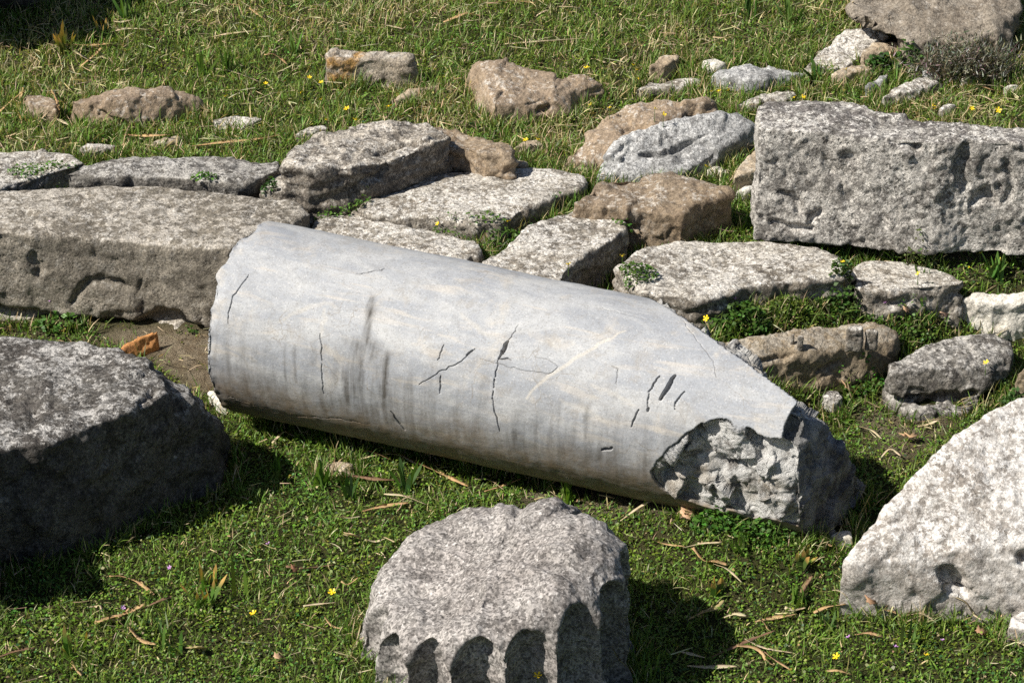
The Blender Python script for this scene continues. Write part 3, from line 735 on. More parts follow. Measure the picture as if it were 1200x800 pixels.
def build_column():
    bm = bmesh.new()
    N = 160; rows = []
    for s in np.linspace(0, LENT, 30):
        R = Rad(s)
        rows.append([bm.verts.new(Vector(C0 + AX * s + (E2 * math.cos(t) + E3 * math.sin(t)) * R)) for t in np.linspace(0, 2 * PI, N + 1)[:-1]])
    for a, b_ in zip(rows[:-1], rows[1:]):
        for k in range(N): bm.faces.new((a[k], b_[k], b_[(k + 1) % N], a[(k + 1) % N]))
    bm.faces.new(rows[0]); bm.faces.new(rows[-1][::-1])
    bmesh.ops.recalc_face_normals(bm, faces=bm.faces)
    cutp = []
    def cut(p, n):
        n = np.array(n); n /= np.linalg.norm(n)
        cutp.append((np.array(p), n))
        r = bmesh.ops.bisect_plane(bm, geom=bm.verts[:] + bm.edges[:] + bm.faces[:], plane_co=Vector(p), plane_no=Vector(n), clear_outer=True)
        ed = [g for g in r['geom_cut'] if isinstance(g, bmesh.types.BMEdge)]
        bmesh.ops.holes_fill(bm, edges=ed, sides=0)
    # 1: the back of the right end is split off along a slanting face
    A = colhit(776, 357); B = colhit(946, 476)
    vd = ray(870, 420)
    back = vd + np.array([0, 0, -.20])
    n1 = np.cross(B - A, back); n1 = n1 if n1 @ AX > 0 else -n1
    cut(A, n1)
    A1 = colhit(812, 375); 
    # 2: shaded end face
    Bm = B; Fb = colhit(932, 607); D = P(1012, 582, .02)
    n2 = np.cross(Fb - Bm, D - Bm); n2 = n2 if n2 @ AX > 0 else -n2
    cut(Bm, n2)
    # 2b small facet at the upper corner of the end
    q = colhit(918, 502); r_ = colhit(940, 540)
    n2b = np.cross(q - B, r_ - B); n2b = n2b if n2b @ AX > 0 else -n2b
    n2b = n2b / np.linalg.norm(n2b) + .55 * n2 / np.linalg.norm(n2)
    cut(q, n2b)
    # 3: scooped fracture on the lower front of the right end
    p1 = colhit(850, 491); p2 = colhit(925, 507); p3 = colhit(868, 604)
    n3 = np.cross(p2 - p1, p3 - p1); n3 = n3 if n3 @ vd < 0 else -n3
    n3 /= np.linalg.norm(n3)
    me = remesh(bm, .0034)
    co = get_co(me); e = get_edges(me)
    s = (co - C0) @ AX
    rel = co - C0 - AX * s[:, None]
    rr = np.linalg.norm(rel, axis=1)
    Rs = Rad(s)
    on = (np.abs(rr - Rs) < .0038) & (s > .004)
    # exact cylinder where the skin survives
    k = np.where(on, Rs / np.maximum(rr, 1e-6), 1.0)
    co = C0 + AX * s[:, None] + rel * k[:, None]
    left = s < .004
    broken = ((~on) & (~left)).astype(float)
    sd3 = (co - p1) @ n3 + .013 * fbm(co * 8, 2, 61) + .006 * fbm(co * 26, 2, 62) - .004
    th_ = np.arctan2((co - C0) @ E3, (co - C0) @ E2)
    sL, tL = [(lambda p: ((p - C0) @ AX, math.atan2((p - C0) @ E3, (p - C0) @ E2)))(colhit(*xy_)) for xy_ in ((766, 550),)][0]
    sA = (colhit(802, 508) - C0) @ AX; tA = math.atan2((colhit(802, 508) - C0) @ E3, (colhit(802, 508) - C0) @ E2)
    kk = (sA - sL) / (tA - tL) ** 2
    lim = sL + np.minimum(kk * (th_ - tL) ** 2, .16) + .016 * fbm(co * 13, 3, 63)
    rampL = sstep(0, .032, s - lim)
    sd3 = np.where(rr > .05, np.maximum(sd3, 0), 0) * rampL
    sc3 = sd3 > .0012
    co = co - n3 * sd3[:, None]
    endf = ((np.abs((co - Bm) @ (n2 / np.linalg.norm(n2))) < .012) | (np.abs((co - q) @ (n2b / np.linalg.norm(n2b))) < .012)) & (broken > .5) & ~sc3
    end_shade = laplace(np.stack([endf.astype(float)] * 3, 1), e, 3)[:, 0]  # soft mask of the end face that gets the painted shade
    broken = np.maximum(broken, sc3)
    bs = laplace(np.stack([broken] * 3, 1), e, 3)[:, 0]
    s3 = laplace(np.stack([sc3.astype(float)] * 3, 1), e, 2)[:, 0]
    co_s = laplace(co, e, 3)
    edge = np.clip((bs * (1 - bs)) * 4, 0, 1)
    co = co + (co_s - co) * np.maximum(broken, edge)[:, None]
    set_co(me, co); n = get_nrm(me)
    rid = 1 - np.abs(fbm(co * 16, 4, 74)) * 2
    d = np.zeros(len(co)); bi = np.where(bs > .02)[0]
    d[bi] += bs[bi] * (facets(co[bi], .095, .19, .005, 401) + .7 * facets(co[bi], .035, .20, .002, 402) + .5 * facets(co[bi], .014, .22, .001, 403))
    d += end_shade * (.010 * fbm(co * 7, 3, 75) + .004 * (1 - np.abs(fbm(co * 12, 2, 76)) * 2)) + bs * (.008 * fbm(co * 9, 3, 71) + .003 * rid + .002 * fbm(co * 42, 3, 73)) - .004 * bs
    for (hx_, hy_, rr_, dd_) in ((795, 535, .030, .016), (845, 503, .03, .014), (885, 518, .03, .012), (815, 570, .03, .010), (905, 580, .03, -.010), (850, 560, .03, -.008)):
        hp = P_on(co, project(co), hx_, hy_)
        d -= s3 * dd_ * np.exp(-(((co - hp) ** 2).sum(1)) / (rr_ ** 2))
    d += (1 - bs) * (.0028 * fbm(co * 5, 3, 77) + .0008 * fbm(co * 26, 2, 78))
    # chipped left rim
    rim = np.exp(-(s / .022) ** 2)
    d -= rim * .012 * np.maximum(0, fbm(co * 14, 3, 79) + .1)
    co = co + n * d[:, None]
    co = co - AX * (np.where(left, .012 * fbm(co * 10, 3, 80), 0) + rim * .016 * fbm(co * 8, 2, 82))[:, None]
    # chips along the broken arris
    co = co - n * (edge * (.012 * np.maximum(0, fbm(co * 18, 3, 81)) + .022 * np.maximum(0, fbm(co * 7, 2, 83))))[:, None]
    CRK = []
    def CL(pl, wdt, dep, jit=1.6): CRK.append((pl, wdt, dep, jit))
    CL([(606,378),(598,392),(590,402)], .0035, .004)
    CL([(593,398),(589,405),(586,412)], .010, .022, 1); CL([(586,408),(582,419)], .007, .016)
    CL([(582,418),(577,440),(575,454),(574,468)], .0042, .008); CL([(574,468),(577,480),(580,492),(584,508)], .0045, .009)
    CL([(583,419),(592,418),(596,421)], .005, .008)
    CL([(554,407),(538,422),(508,439),(488,452)], .0040, .006); CL([(552,408),(544,416)], .007, .012)
    CL([(518,402),(510,422)], .0045, .006); CL([(514,440),(513,462)], .0048, .008)
    CL([(450,312),(436,315),(417,318)], .005, .008); CL([(457,484),(464,495),(473,506)], .007, .012)
    CL([(788,438),(780,452),(771,466)], .0105, .024, 1); CL([(771,438),(764,448),(758,457)], .006, .010); CL([(758,457),(756,470),(756,479)], .0048, .008)
    CL([(800,457),(793,465),(788,471),(788,481)], .0055, .010); CL([(746,481),(741,490),(737,501)], .006, .010); CL([(757,478),(756,482)],.008,.012)
    CL([(290,319),(276,338),(269,348),(265,366),(265,380)], .0045, .006); CL([(372,390),(374,410),(374,432)], .0042, .006); CL([(374,432),(376,450),(378,464)], .0045, .006)
    CL([(265,467),(300,478),(342,490),(395,493),(430,500)], .0036, .004, 3); CL([(705,358),(730,364),(770,374)], .0042, .004); CL([(704,530),(716,527)], .008, .012)
    CL([(800,372),(835,420),(838,440)], .0035, .003)
    CL([(560,420),(600,430),(618,434),(640,438),(652,428),(640,418),(625,416)], .0032, .003)
    CL([(715,426),(722,430),(720,448)], .0032, .003)
    # the mesh is made finer along the cracks so that they can be hairline thin
    set_co(me, co)
    add_attr(me, 'broken', bs); add_attr(me, 'end_shade', end_shade)
    prj = project(co); near = np.zeros(len(co), bool)
    front = n @ vd < .15
    for pl, wdt, dep, jit in CRK:
        for (px_, py_) in densify(pl, 2.0): near |= (np.abs(prj[0] - px_) < 3.6) & (np.abs(prj[1] - py_) < 3.6)
    near &= front
    bm = bmesh.new(); bm.from_mesh(me); bm.verts.ensure_lookup_table()
    ee = [ed for ed in bm.edges if near[ed.verts[0].index] and near[ed.verts[1].index]]
    bmesh.ops.subdivide_edges(bm, edges=ee, cuts=2, use_grid_fill=True)
    bm.to_mesh(me); bm.free(); me.update()
    co = get_co(me); n = get_nrm(me)
    def rd(name):
        a_ = np.empty(len(co), dtype=np.float32); me.attributes[name].data.foreach_get('value', a_); return a_.astype(float)
    bs = rd('broken'); end_shade = rd('end_shade')
    me.attributes.remove(me.attributes['broken']); me.attributes.remove(me.attributes['end_shade'])
    s = (co - C0) @ AX
    prj = project(co); crack = np.zeros(len(co)); gd = np.zeros(len(co))
    for pl, wdt, dep, jit in CRK:
        wv = 1 + .5 * fbm(co * 40, 2, int(pl[0][0]))
        g = groove_depth(co, prj, pl, max(.0015, wdt * .40 if wdt < .008 else wdt * .56), 1.0, jit=jit, step=4)
        g = np.clip(g * 1.2 - .5 * np.maximum(0, 1 - wv), 0, 1)
        gd = np.maximum(gd, g * dep * .65); crack = np.maximum(crack, sstep(.2, .8, g))
    co = co - n * gd[:, None]
    # stains keyed to the place on the shaft (s, angle)
    th = np.arctan2((co - C0) @ E3, (co - C0) @ E2)
    def sth(px, py):
        p = colhit(px, py) - C0; return p @ AX, math.atan2(p @ E3, p @ E2)
    stain_shade = np.zeros(len(co)); vein = np.zeros(len(co))
    def streak(top, bot, width, amt, ragged=.6):
        nonlocal stain_shade
        s0, t0 = sth(*top); s1, t1 = sth(*bot)
        u = np.clip((th - t0) / (t1 - t0), -.3, 1.4)
        cx = s0 + (s1 - s0) * u
        wv = width * (1 + ragged * fbm(np.stack([s * 9, th * 5, th * 0 + top[0]], 1), 3, 90))
        fil = .55 + .45 * sstep(-.3, .4, fbm(np.stack([s * 46, th * 1.6, th * 0 + top[1]], 1), 3, 91))
        v = np.exp(-((s - cx) / np.maximum(wv, .003)) ** 2) * sstep(-.06, .10, u) * (1 - sstep(.85, 1.2, u)) * amt * fil
        stain_shade = np.maximum(stain_shade, v)
    streak((437,346),(430,405),.009,.85,.3); streak((432,395),(405,490),.040,.62); streak((455,410),(455,500),.020,.62); streak((440,420),(470,515),.012,.5)
    streak((368,395),(372,470),.010,.35); streak((334,400),(336,450),.006,.4); streak((345,402),(348,450),.006,.4)
    streak((606,500),(604,560),.018,.55); streak((657,468),(658,545),.006,.4); streak((690,470),(692,560),.010,.35); streak((560,480),(556,560),.014,.3)
    streak((532,470),(530,550),.018,.32); streak((580,510),(584,570),.010,.55); streak((725,480),(722,560),.012,.35); streak((500,470),(500,530),.02,.3)
    streak((300,400),(300,480),.03,.25); streak((640,500),(640,570),.02,.35)
    lowd = sstep(.95, 1.9, np.abs(th) + .25 * fbm(np.stack([s * 7, th * 1.2, th * 0 + 9], 1), 3, 96)) * (.30 + .35 * sstep(-.3, .4, fbm(np.stack([s * 34, th * .9, th * 0], 1), 3, 97)))  # broad lower band: staining mixed with shade painted into the colour
    stain_shade = np.maximum(np.minimum(stain_shade * 1.6, 1), lowd * (1 - bs))
    g = groove_depth(co, prj, [(731,386),(715,393),(700,401),(684,412),(670,420),(655,430),(640,441),(625,453),(613,466)], .006, 1.0, jit=3, step=6)
    vein = np.maximum(vein, g)
    for pl in ([(330,372),(360,358),(380,352),(392,356)], [(380,360),(374,392)], [(262,405),(285,415),(300,425)], [(690,450),(720,462),(735,470)], [(655,470),(690,485),(715,500)], [(540,365),(560,385),(590,398)]):
        vein = np.maximum(vein, .5 * groove_depth(co, prj, pl, .008, 1.0, jit=4, step=6))
    ang = np.abs(th)
    soil = sstep(1.5, 2.15, ang + .18 * fbm(np.stack([s * 6, th * 2, th * 0], 1), 3, 95)) * .95 * (1 - bs)  # soil near the ground, doubling as painted shade on the underside
    base = C0 - np.array([0, 0, R0])
    base = C0 + AX * .8
    M3 = np.stack([AX, E3, E2], 0)
    me_co = (co - base) @ M3.T
    set_co(me, me_co); smooth(me)
    add_attr(me, 'crack', np.clip(crack, 0, 1) * .34); add_attr(me, 'end_shade', end_shade); add_attr(me, 'stain_shade', stain_shade); add_attr(me, 'vein', vein); add_attr(me, 'soil', soil); add_attr(me, 'broken', bs)
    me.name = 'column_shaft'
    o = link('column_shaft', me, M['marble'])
    from mathutils import Matrix
    mw = Matrix(((AX[0], E3[0], E2[0], base[0]), (AX[1], E3[1], E2[1], base[1]), (AX[2], E3[2], E2[2], base[2]), (0, 0, 0, 1)))
    o.matrix_world = mw
    tag(o, 'fallen smooth grey marble column shaft with a broken right end, lying across the picture', 'column')
    ROCKS.append(co)
build_column()

# ------------------------------------------------------------------ the fluted drum
def build_drum():
    F = P(574, 850, 0.0)
    cx, cy = F[0] + .012, F[1] + .275
    R = .292
    NT, NZ = 620, 250
    th = np.linspace(0, 2 * PI, NT, endpoint=False)          # 0 = +x, -pi/2 = towards camera
    ux, uy = np.cos(th), np.sin(th)
    Rt = R * (1 + .05 * np.cos(th - math.radians(20)) * 0 + .03 * fbm(np.stack([ux * 1.5, uy * 1.5, ux * 0], 1), 2, 41))
    zr = .245 + .004 * uy + .070 * ux * (1 - .45 * np.clip(uy + .2, 0, 1)) + .016 * fbm(np.stack([ux * 2.6, uy * 2.6, ux * 0 + 4], 1), 3, 44)                        # rim height: high at the back
    rc = .10
    u = np.linspace(0, 1, NZ)
    co = np.empty((NZ, NT, 3))
    for k, uu in enumerate(u):
        if uu < .40:
            f = uu / .40; r = (Rt - rc) * f; fs = f * f * (3 - 2 * f); z = zr * fs + .247 * (1 - fs) + .014 * (1 - f * f)
        elif uu < .55:
            a = (uu - .40) / .15 * PI / 2
            r = Rt - rc + rc * math.sin(a); z = zr - rc * (1 - math.cos(a))
        else:
            f = (uu - .55) / .45; r = Rt + .022 * f; z = (zr - rc) + (-.06 - (zr - rc)) * f
        co[k, :, 0] = cx + ux * r; co[k, :, 1] = cy + uy * r; co[k, :, 2] = z
    pts = co.reshape(-1, 3).copy()
    T = np.tile(th, NZ); U = np.repeat(u, NT)
    # flutes: vertical channels with round heads
    nfl = 16; per = 2 * PI / nfl
    off = math.radians(-90 - 7.3) + per / 2
    ph = ((T - off) / per) % 1.0 - .5; PHI = np.mod(T + PI / 2 + PI, 2 * PI) - PI
    idx = np.floor((T - off) / per)
    arc = ph * per * R
    half = per * R * .5 * .93
    pc = np.mod((idx + .5) * per + off + PI / 2 + PI, 2 * PI) - PI
    ztop = .222 + .055 * np.sin(np.clip(pc, -1.4, 1.4)) - .02 * (pc < -.4) + .008 * np.sin(idx * 2.3)
    dz = np.maximum(0, pts[:, 2] - ztop + half * 1.25) / 1.25
    q = np.sqrt(arc ** 2 + dz ** 2) / half
    dep = .062 * np.sqrt(np.clip(1 - q ** 2, 0, 1))
    front = sstep(-.75, -.25, -np.sin(T) * 0 + np.cos(T - math.radians(-55)))
    dep *= front * (U > .42)
    pts[:, 0] -= np.cos(T) * dep; pts[:, 1] -= np.sin(T) * dep
    # worn hollow across the top, a knob at the back rim
    top = (1 - sstep(.38, .55, U))
    hx, hy = cx - .07, cy + .02
    pts[:, 2] -= top * .042 * np.exp(-(((pts[:, 0] - hx) / .14) ** 2 + ((pts[:, 1] - hy) / .11) ** 2))
    pts[:, 2] += top * .020 * np.exp(-(((pts[:, 0] - cx - .13) / .02) ** 2 + ((pts[:, 1] - cy - .20) / .03) ** 2))
    pts[:, 2] -= top * .018 * np.exp(-(((pts[:, 0] - cx - .06) / .045) ** 2 + ((pts[:, 1] - cy - .24) / .06) ** 2))
    fa = []
    i0 = np.arange(NT); i1 = (i0 + 1) % NT
    for k in range(NZ - 1):
        fa.append(np.stack([k * NT + i0, (k + 1) * NT + i0, (k + 1) * NT + i1, k * NT + i1], 1))
    me = bpy.data.meshes.new('fluted_drum'); set_mesh(me, pts, [np.concatenate(fa)])
    n = get_nrm(me); e = get_edges(me)
    pts = get_co(me)
    ps = laplace(pts, e, 3); pts = ps
    d = .014 * fbm(pts * 7, 3, 51) + .005 * fbm(pts * 24, 3, 52) + .0018 * fbm(pts * 70, 2, 53)
    d *= np.where(U > .08, 1, U / .08)
    pts = pts + n * d[:, None]
    c = np.array([cx, cy, 0.0])
    set_co(me, pts - c); smooth(me)
    o = link('fluted_drum', me, M['drum'], c.tolist())
    tag(o, 'worn stump of a fluted column drum with a hollowed top, front centre in the grass', 'column drum')
    ROCKS.append(pts)
build_drum()

# ------------------------------------------------------------------ stone height map (keeps plants off the stones)
GX0, GX1, GY0, GY1, CS = -3.2, 3.2, -3.0, 4.2, .012
NX, NY = int((GX1 - GX0) / CS), int((GY1 - GY0) / CS)
HM = np.full(NX * NY, -1.0); HL = np.full(NX * NY, 99.0)
for co in ROCKS:
    ix = ((co[:, 0] - GX0) / CS).astype(int); iy = ((co[:, 1] - GY0) / CS).astype(int)
    ok = (ix >= 0) & (ix < NX) & (iy >= 0) & (iy < NY)
    np.maximum.at(HM, ix[ok] * NY + iy[ok], co[ok, 2]); np.minimum.at(HL, ix[ok] * NY + iy[ok], co[ok, 2])
HM = HM.reshape(NX, NY); HL = HL.reshape(NX, NY)
_cx, _cy = np.meshgrid(GX0 + (np.arange(NX) + .5) * CS, GY0 + (np.arange(NY) + .5) * CS, indexing='ij')
_gz = tz(np.stack([_cx.ravel(), _cy.ravel()], 1)).reshape(NX, NY)
HM = np.where(HL > _gz + .025, -1.0, HM)          # stones that overhang leave the ground under them free
def hm(xy):
    ix = np.clip(((xy[:, 0] - GX0) / CS).astype(int), 0, NX - 1); iy = np.clip(((xy[:, 1] - GY0) / CS).astype(int), 0, NY - 1)
    return HM[ix, iy]
def inpoly(px, py, poly):
    r = np.zeros(len(px), bool); n = len(poly)
    for i in range(n):
        x0, y0 = poly[i]; x1, y1 = poly[(i + 1) % n]
        c = ((y0 > py) != (y1 > py)) & (px < (x1 - x0) * (py - y0) / ((y1 - y0) if y1 != y0 else 1e-9) + x0)
        r ^= c
    return r
# patches of ground with little growth, as polygons on the plan (x, y)
def plan(pl): return [tuple(G(a, c)[:2]) for a, c in pl]
BARE = [(plan([(105,384),(160,386),(250,382),(330,400),(330,470),(262,475),(235,466),(205,445),(165,420),(120,398)]), .02),
        (plan([(905,284),(1000,287),(1100,290),(1205,296),(1205,306),(1110,308),(1010,304),(960,296),(930,292)]), .25),
        (plan([(995,482),(1030,472),(1100,486),(1130,486),(1085,530),(1050,545),(1010,510)]), .40),
        (plan([(860,180),(890,160),(895,215),(870,212)]), .3),
        (plan([(600,590),(760,605),(930,612),(930,596),(760,585),(640,560)]), .4),
        (plan([(640,186),(668,190),(690,200),(690,210),(655,200)]), .3),
        (plan([(0,370),(110,378),(110,392),(0,392)]), .55)]

def GS(px, py):
    """the first stone top or ground that the line of sight through a photo pixel meets"""
    zs = np.arange(.70, -.08, -.008)
    d = ray(px, py); t = (zs - CAM[2]) / d[2]
    pts = CAM[None] + d[None] * t[:, None]
    hit = np.where(np.maximum(tz(pts), hm(pts)) >= zs)[0]
    return pts[hit[0]] if len(hit) else G(px, py)
# ------------------------------------------------------------------ ground sheet
def build_ground():
    xs = np.concatenate([[-45, -25, -12, -6, -4], np.arange(-3.0, 3.001, .025), [4, 6, 12, 25, 45]])
    ys = np.concatenate([[-45, -25, -12, -6, -4, -3], np.arange(-2.2, 4.001, .025), [5, 6, 12, 25, 60]])
    X, Y = np.meshgrid(xs, ys, indexing='ij')
    xy = np.stack([X.ravel(), Y.ravel()], 1)
    z = tz(xy)
    bare = np.zeros(len(xy))
    for pl, dn in BARE: bare = np.maximum(bare, inpoly(xy[:, 0], xy[:, 1], pl) * (1 - dn))
    b3 = bare.reshape(len(xs), len(ys))
    for _ in range(3):
        b3[1:-1, 1:-1] = (b3[1:-1, 1:-1] * 2 + b3[:-2, 1:-1] + b3[2:, 1:-1] + b3[1:-1, :-2] + b3[1:-1, 2:]) / 6
    co = np.concatenate([xy, z[:, None]], 1)
    nx, ny = len(xs), len(ys)
    i, j = np.meshgrid(np.arange(nx - 1), np.arange(ny - 1), indexing='ij')
    a = (i * ny + j).ravel()
    me = bpy.data.meshes.new('ground'); set_mesh(me, co, [np.stack([a, a + ny, a + ny + 1, a + 1], 1)])
    add_attr(me, 'bare', b3.ravel()); smooth(me)
    o = link('ground', me, M['ground']); tag(o, kind='structure')
build_ground()

# ------------------------------------------------------------------ turf
def sample(n, x0, x1, y0, y1):
    return np.stack([rng.uniform(x0, x1, n), rng.uniform(y0, y1, n)], 1)
def halfw(y):     # half width of what the picture shows at plan depth y, plus a margin for a step aside
    return (y + 5.74) / math.cos(PITCH) * .218 + .35
def keep(xy, zoff=.012):
    g = tz(xy)
    dn = np.ones(len(xy))
    for pl, d in BARE: dn = np.where(inpoly(xy[:, 0], xy[:, 1], pl), np.minimum(dn, d), dn)
    ok = (hm(xy) < g + zoff) & (np.abs(xy[:, 0]) < halfw(xy[:, 1])) & (rng.random(len(xy)) < dn)
    return ok, g
def jitter_col(base, n, v=.25, h=.12):
    c = np.array(base)[None] * (1 + v * rng.normal(size=(n, 1))) * (1 + h * rng.normal(size=(n, 3)))
    return np.clip(c, .004, 1)
def dirs(n, tilt):
    """random unit vectors; tilt = angle from vertical"""
    az = rng.uniform(0, 2 * PI, n)
    return np.stack([np.sin(tilt) * np.cos(az), np.sin(tilt) * np.sin(az), np.cos(tilt)], 1), az
def leaflet_quads(c, nrm, ax, L, W):
    """folded diamond leaflets: centre, normal, axis"""
    ax = ax - nrm * (ax * nrm).sum(1)[:, None]; ax /= np.linalg.norm(ax, axis=1)[:, None]
    sd = np.cross(nrm, ax)
    b0 = c - ax * L[:, None] * .5; t0 = c + ax * L[:, None] * .5
    m = c + ax * L[:, None] * .08 + nrm * (W * .22)[:, None]
    l0 = m - sd * W[:, None] * .5; r0 = m + sd * W[:, None] * .5
    return np.stack([b0, r0, t0, l0], 1)
def blades(root, dirv, L, W, bend, seg=3):
    """tapering bent blades -> (n, 2*seg+1, 3)"""
    n = len(root)
    side = np.cross(dirv, rng.normal(size=(n, 3))); side /= np.linalg.norm(side, axis=1)[:, None]
    bd = np.cross(side, dirv); 
    bd[:, 2] -= .35
    out = np.empty((n, 2 * seg + 1, 3))
    for k in range(seg):
        f = k / seg
        p = root + dirv * (L * f)[:, None] + bd * (bend * L * f * f)[:, None]
        wv = (W * (1 - .35 * f) * .5)[:, None] * side
        out[:, 2 * k] = p - wv; out[:, 2 * k + 1] = p + wv
    out[:, -1] = root + dirv * L[:, None] + bd * (bend * L)[:, None]
    return out
def blade_faces(n, seg, off):
    k = 2 * seg + 1
    b = off + np.arange(n)[:, None] * k
    q = [b + np.array([[2 * j, 2 * j + 1, 2 * j + 3, 2 * j + 2]]) for j in range(seg - 1)]
    return np.concatenate(q), b + np.array([[2 * seg - 2, 2 * seg - 1, 2 * seg]])
def clumpy(xy, sc, seed): return fbm(np.concatenate([xy * sc, np.zeros((len(xy), 1))], 1), 3, seed)

def build_turf():
    V = []; Cc = []; Q = []; T = []; off = 0
    # --- clover-like leaflets
    N = 560000
    xy = sample(N, -2.6, 2.6, -1.95, 3.3)
    y = xy[:, 1]
    lush = .74 - .38 * sstep(.35, 1.3, y) 
    dryn = clumpy(xy, 2.3, 21)
    dens = lush * (.70 + .5 * sstep(-.4, .3, clumpy(xy, 9, 22))) * (1 - .45 * sstep(.1, .5, dryn) * sstep(.3, 1.2, y))
    s_ = rng.random(N) < np.clip(dens, 0, 1)
    xy = xy[s_]
    ok, g = keep(xy); xy = xy[ok]; g = g[ok]
    n = len(xy)
    hc = clumpy(xy, 13, 23)
    h = .003 + .016 * rng.random(n) ** 1.3 * (1 + 1.0 * np.clip(hc, -.8, 1))
    c = np.concatenate([xy, (g + h)[:, None]], 1)
    nrm, _ = dirs(n, np.abs(rng.normal(0, .55, n)))
    nrm = nrm + np.array([-.18, -.05, 0]); nrm /= np.linalg.norm(nrm, axis=1)[:, None]
    ax = rng.normal(size=(n, 3))
    L = rng.uniform(.005, .0105, n) * (1 + .3 * np.clip(clumpy(xy, 6, 25), -1, 1)); W = L * rng.uniform(.5, .85, n)
    q = leaflet_quads(c, nrm, ax, L, W)
    V.append(q.reshape(-1, 3))
    col = jitter_col((.125, .22, .028), n, .30, .10)
    hue = clumpy(xy, 3.2, 24)
    col[:, 0] *= 1 + .40 * np.clip(hue, -1, 1); col[:, 2] *= 1 - .3 * np.clip(hue, -1, 1)
    h2 = clumpy(xy, 17, 26); col *= (1 + .35 * np.clip(h2, -1, 1))[:, None]
    yl = rng.random(n) < .10; col[yl] = jitter_col((.20, .27, .04), yl.sum(), .2)
    bl = rng.random(n) < .12; col[bl] = jitter_col((.05, .125, .035), bl.sum(), .2)
    pale = rng.random(n) < .05
    col[pale] = jitter_col((.36, .34, .16), pale.sum(), .2)
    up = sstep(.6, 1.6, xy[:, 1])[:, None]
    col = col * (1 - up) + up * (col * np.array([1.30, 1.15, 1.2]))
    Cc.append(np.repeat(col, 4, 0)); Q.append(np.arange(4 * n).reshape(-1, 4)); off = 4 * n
    # --- grass blades
    N = 470000
    xy = sample(N, -2.6, 2.6, -1.95, 3.3)
    y = xy[:, 1]
    dens = .80 + .20 * sstep(.3, 1.2, y)
    dens *= .55 + .8 * sstep(-.3, .3, clumpy(xy, 7, 31))
    xy = xy[rng.random(N) < np.clip(dens, 0, 1)]
    ok, g = keep(xy, .006); xy = xy[ok]; g = g[ok]; n = len(xy)
    dv, _ = dirs(n, np.clip(np.abs(rng.normal(0, .55, n)), 0, 1.4))
    L = rng.uniform(.018, .056, n) * np.where(xy[:, 1] < .3, .72, 1.0) * (1 + .45 * np.clip(clumpy(xy, 5, 32), -1, 1)); W = rng.uniform(.0016, .0036, n)
    b = blades(np.concatenate([xy, (g - .003)[:, None]], 1), dv, L, W, rng.uniform(.1, .8, n))
    V.append(b.reshape(-1, 3))
    col = jitter_col((.16, .25, .044), n, .3, .1)
    dry = rng.random(n) < np.clip(.10 + .10 * sstep(.4, 1.3, xy[:, 1]) + .28 * sstep(0, .5, clumpy(xy, 2.3, 21)) * sstep(.2, 1.0, xy[:, 1]), 0, .75)
    col[dry] = jitter_col((.55, .47, .27), dry.sum(), .25, .08)
    Cc.append(np.repeat(col, 7, 0)); f4, f3 = blade_faces(n, 3, off); Q.append(f4); T.append(f3); off += 7 * n
    # --- longer grass and weeds along the feet of the stones
    m_ = HM > _gz + .012
    dil = m_.copy()
    for _ in range(3):
        d_ = dil.copy(); d_[1:] |= dil[:-1]; d_[:-1] |= dil[1:]; d_[:, 1:] |= dil[:, :-1]; d_[:, :-1] |= dil[:, 1:]; dil = d_
    ii = np.argwhere(dil & ~m_)
    ii = ii[rng.integers(0, len(ii), 60000)]
    xy = np.stack([GX0 + (ii[:, 0] + rng.random(len(ii))) * CS, GY0 + (ii[:, 1] + rng.random(len(ii))) * CS], 1)
    xy = xy[rng.random(len(xy)) < np.clip(.45 + .9 * clumpy(xy, 8, 35), 0, 1)]
    ok, g = keep(xy, .02); xy = xy[ok]; g = g[ok]; n = len(xy)
    dv, _ = dirs(n, np.clip(np.abs(rng.normal(0, .40, n)), 0, 1.2))
    L = rng.uniform(.025, .075, n); W = rng.uniform(.0018, .0040, n)
    b = blades(np.concatenate([xy, (g - .003)[:, None]], 1), dv, L, W, rng.uniform(.1, .7, n))
    V.append(b.reshape(-1, 3))
    col = jitter_col((.12, .20, .035), n, .3, .1); dry = rng.random(n) < .25
    col[dry] = jitter_col((.52, .43, .25), dry.sum(), .25, .08)
    Cc.append(np.repeat(col, 7, 0)); f4, f3 = blade_faces(n, 3, off); Q.append(f4); T.append(f3); off += 7 * n
    # --- dry litter lying flat
    N = 40000
    xy = sample(N, -2.6, 2.6, -1.95, 3.3); y = xy[:, 1]
    dens = .12 + .75 * sstep(.3, 1.2, y) * (.35 + .9 * sstep(-.2, .4, clumpy(xy, 2.3, 21))) + .25 * sstep(.1, .5, clumpy(xy, 3.1, 33))
    for pl, d in BARE: dens = np.where(inpoly(xy[:, 0], xy[:, 1], pl), .5, dens)
    xy = xy[rng.random(N) < dens]
    g = tz(xy); ok = (hm(xy) < g + .012) & (np.abs(xy[:, 0]) < halfw(xy[:, 1])); xy = xy[ok]; g = g[ok]; n = len(xy)
    dv, _ = dirs(n, PI / 2 - np.abs(rng.normal(0, .16, n)))
    L = rng.uniform(.012, .07, n) * np.where(xy[:, 1] < .3, .75, 1); W = rng.uniform(.001, .0030, n)
    z = g + rng.uniform(.004, .030, n) * np.where(xy[:, 1] > -2, 1, 1)
    b = blades(np.concatenate([xy, z[:, None]], 1), dv, L, W, rng.uniform(-.3, .6, n))
    V.append(b.reshape(-1, 3))
    col = jitter_col((.58, .49, .30), n, .25, .08)
    Cc.append(np.repeat(col, 7, 0)); f4, f3 = blade_faces(n, 3, off); Q.append(f4); T.append(f3); off += 7 * n
    me = bpy.data.meshes.new('turf')
    set_mesh(me, np.concatenate(V), [np.concatenate(Q), np.concatenate(T)])
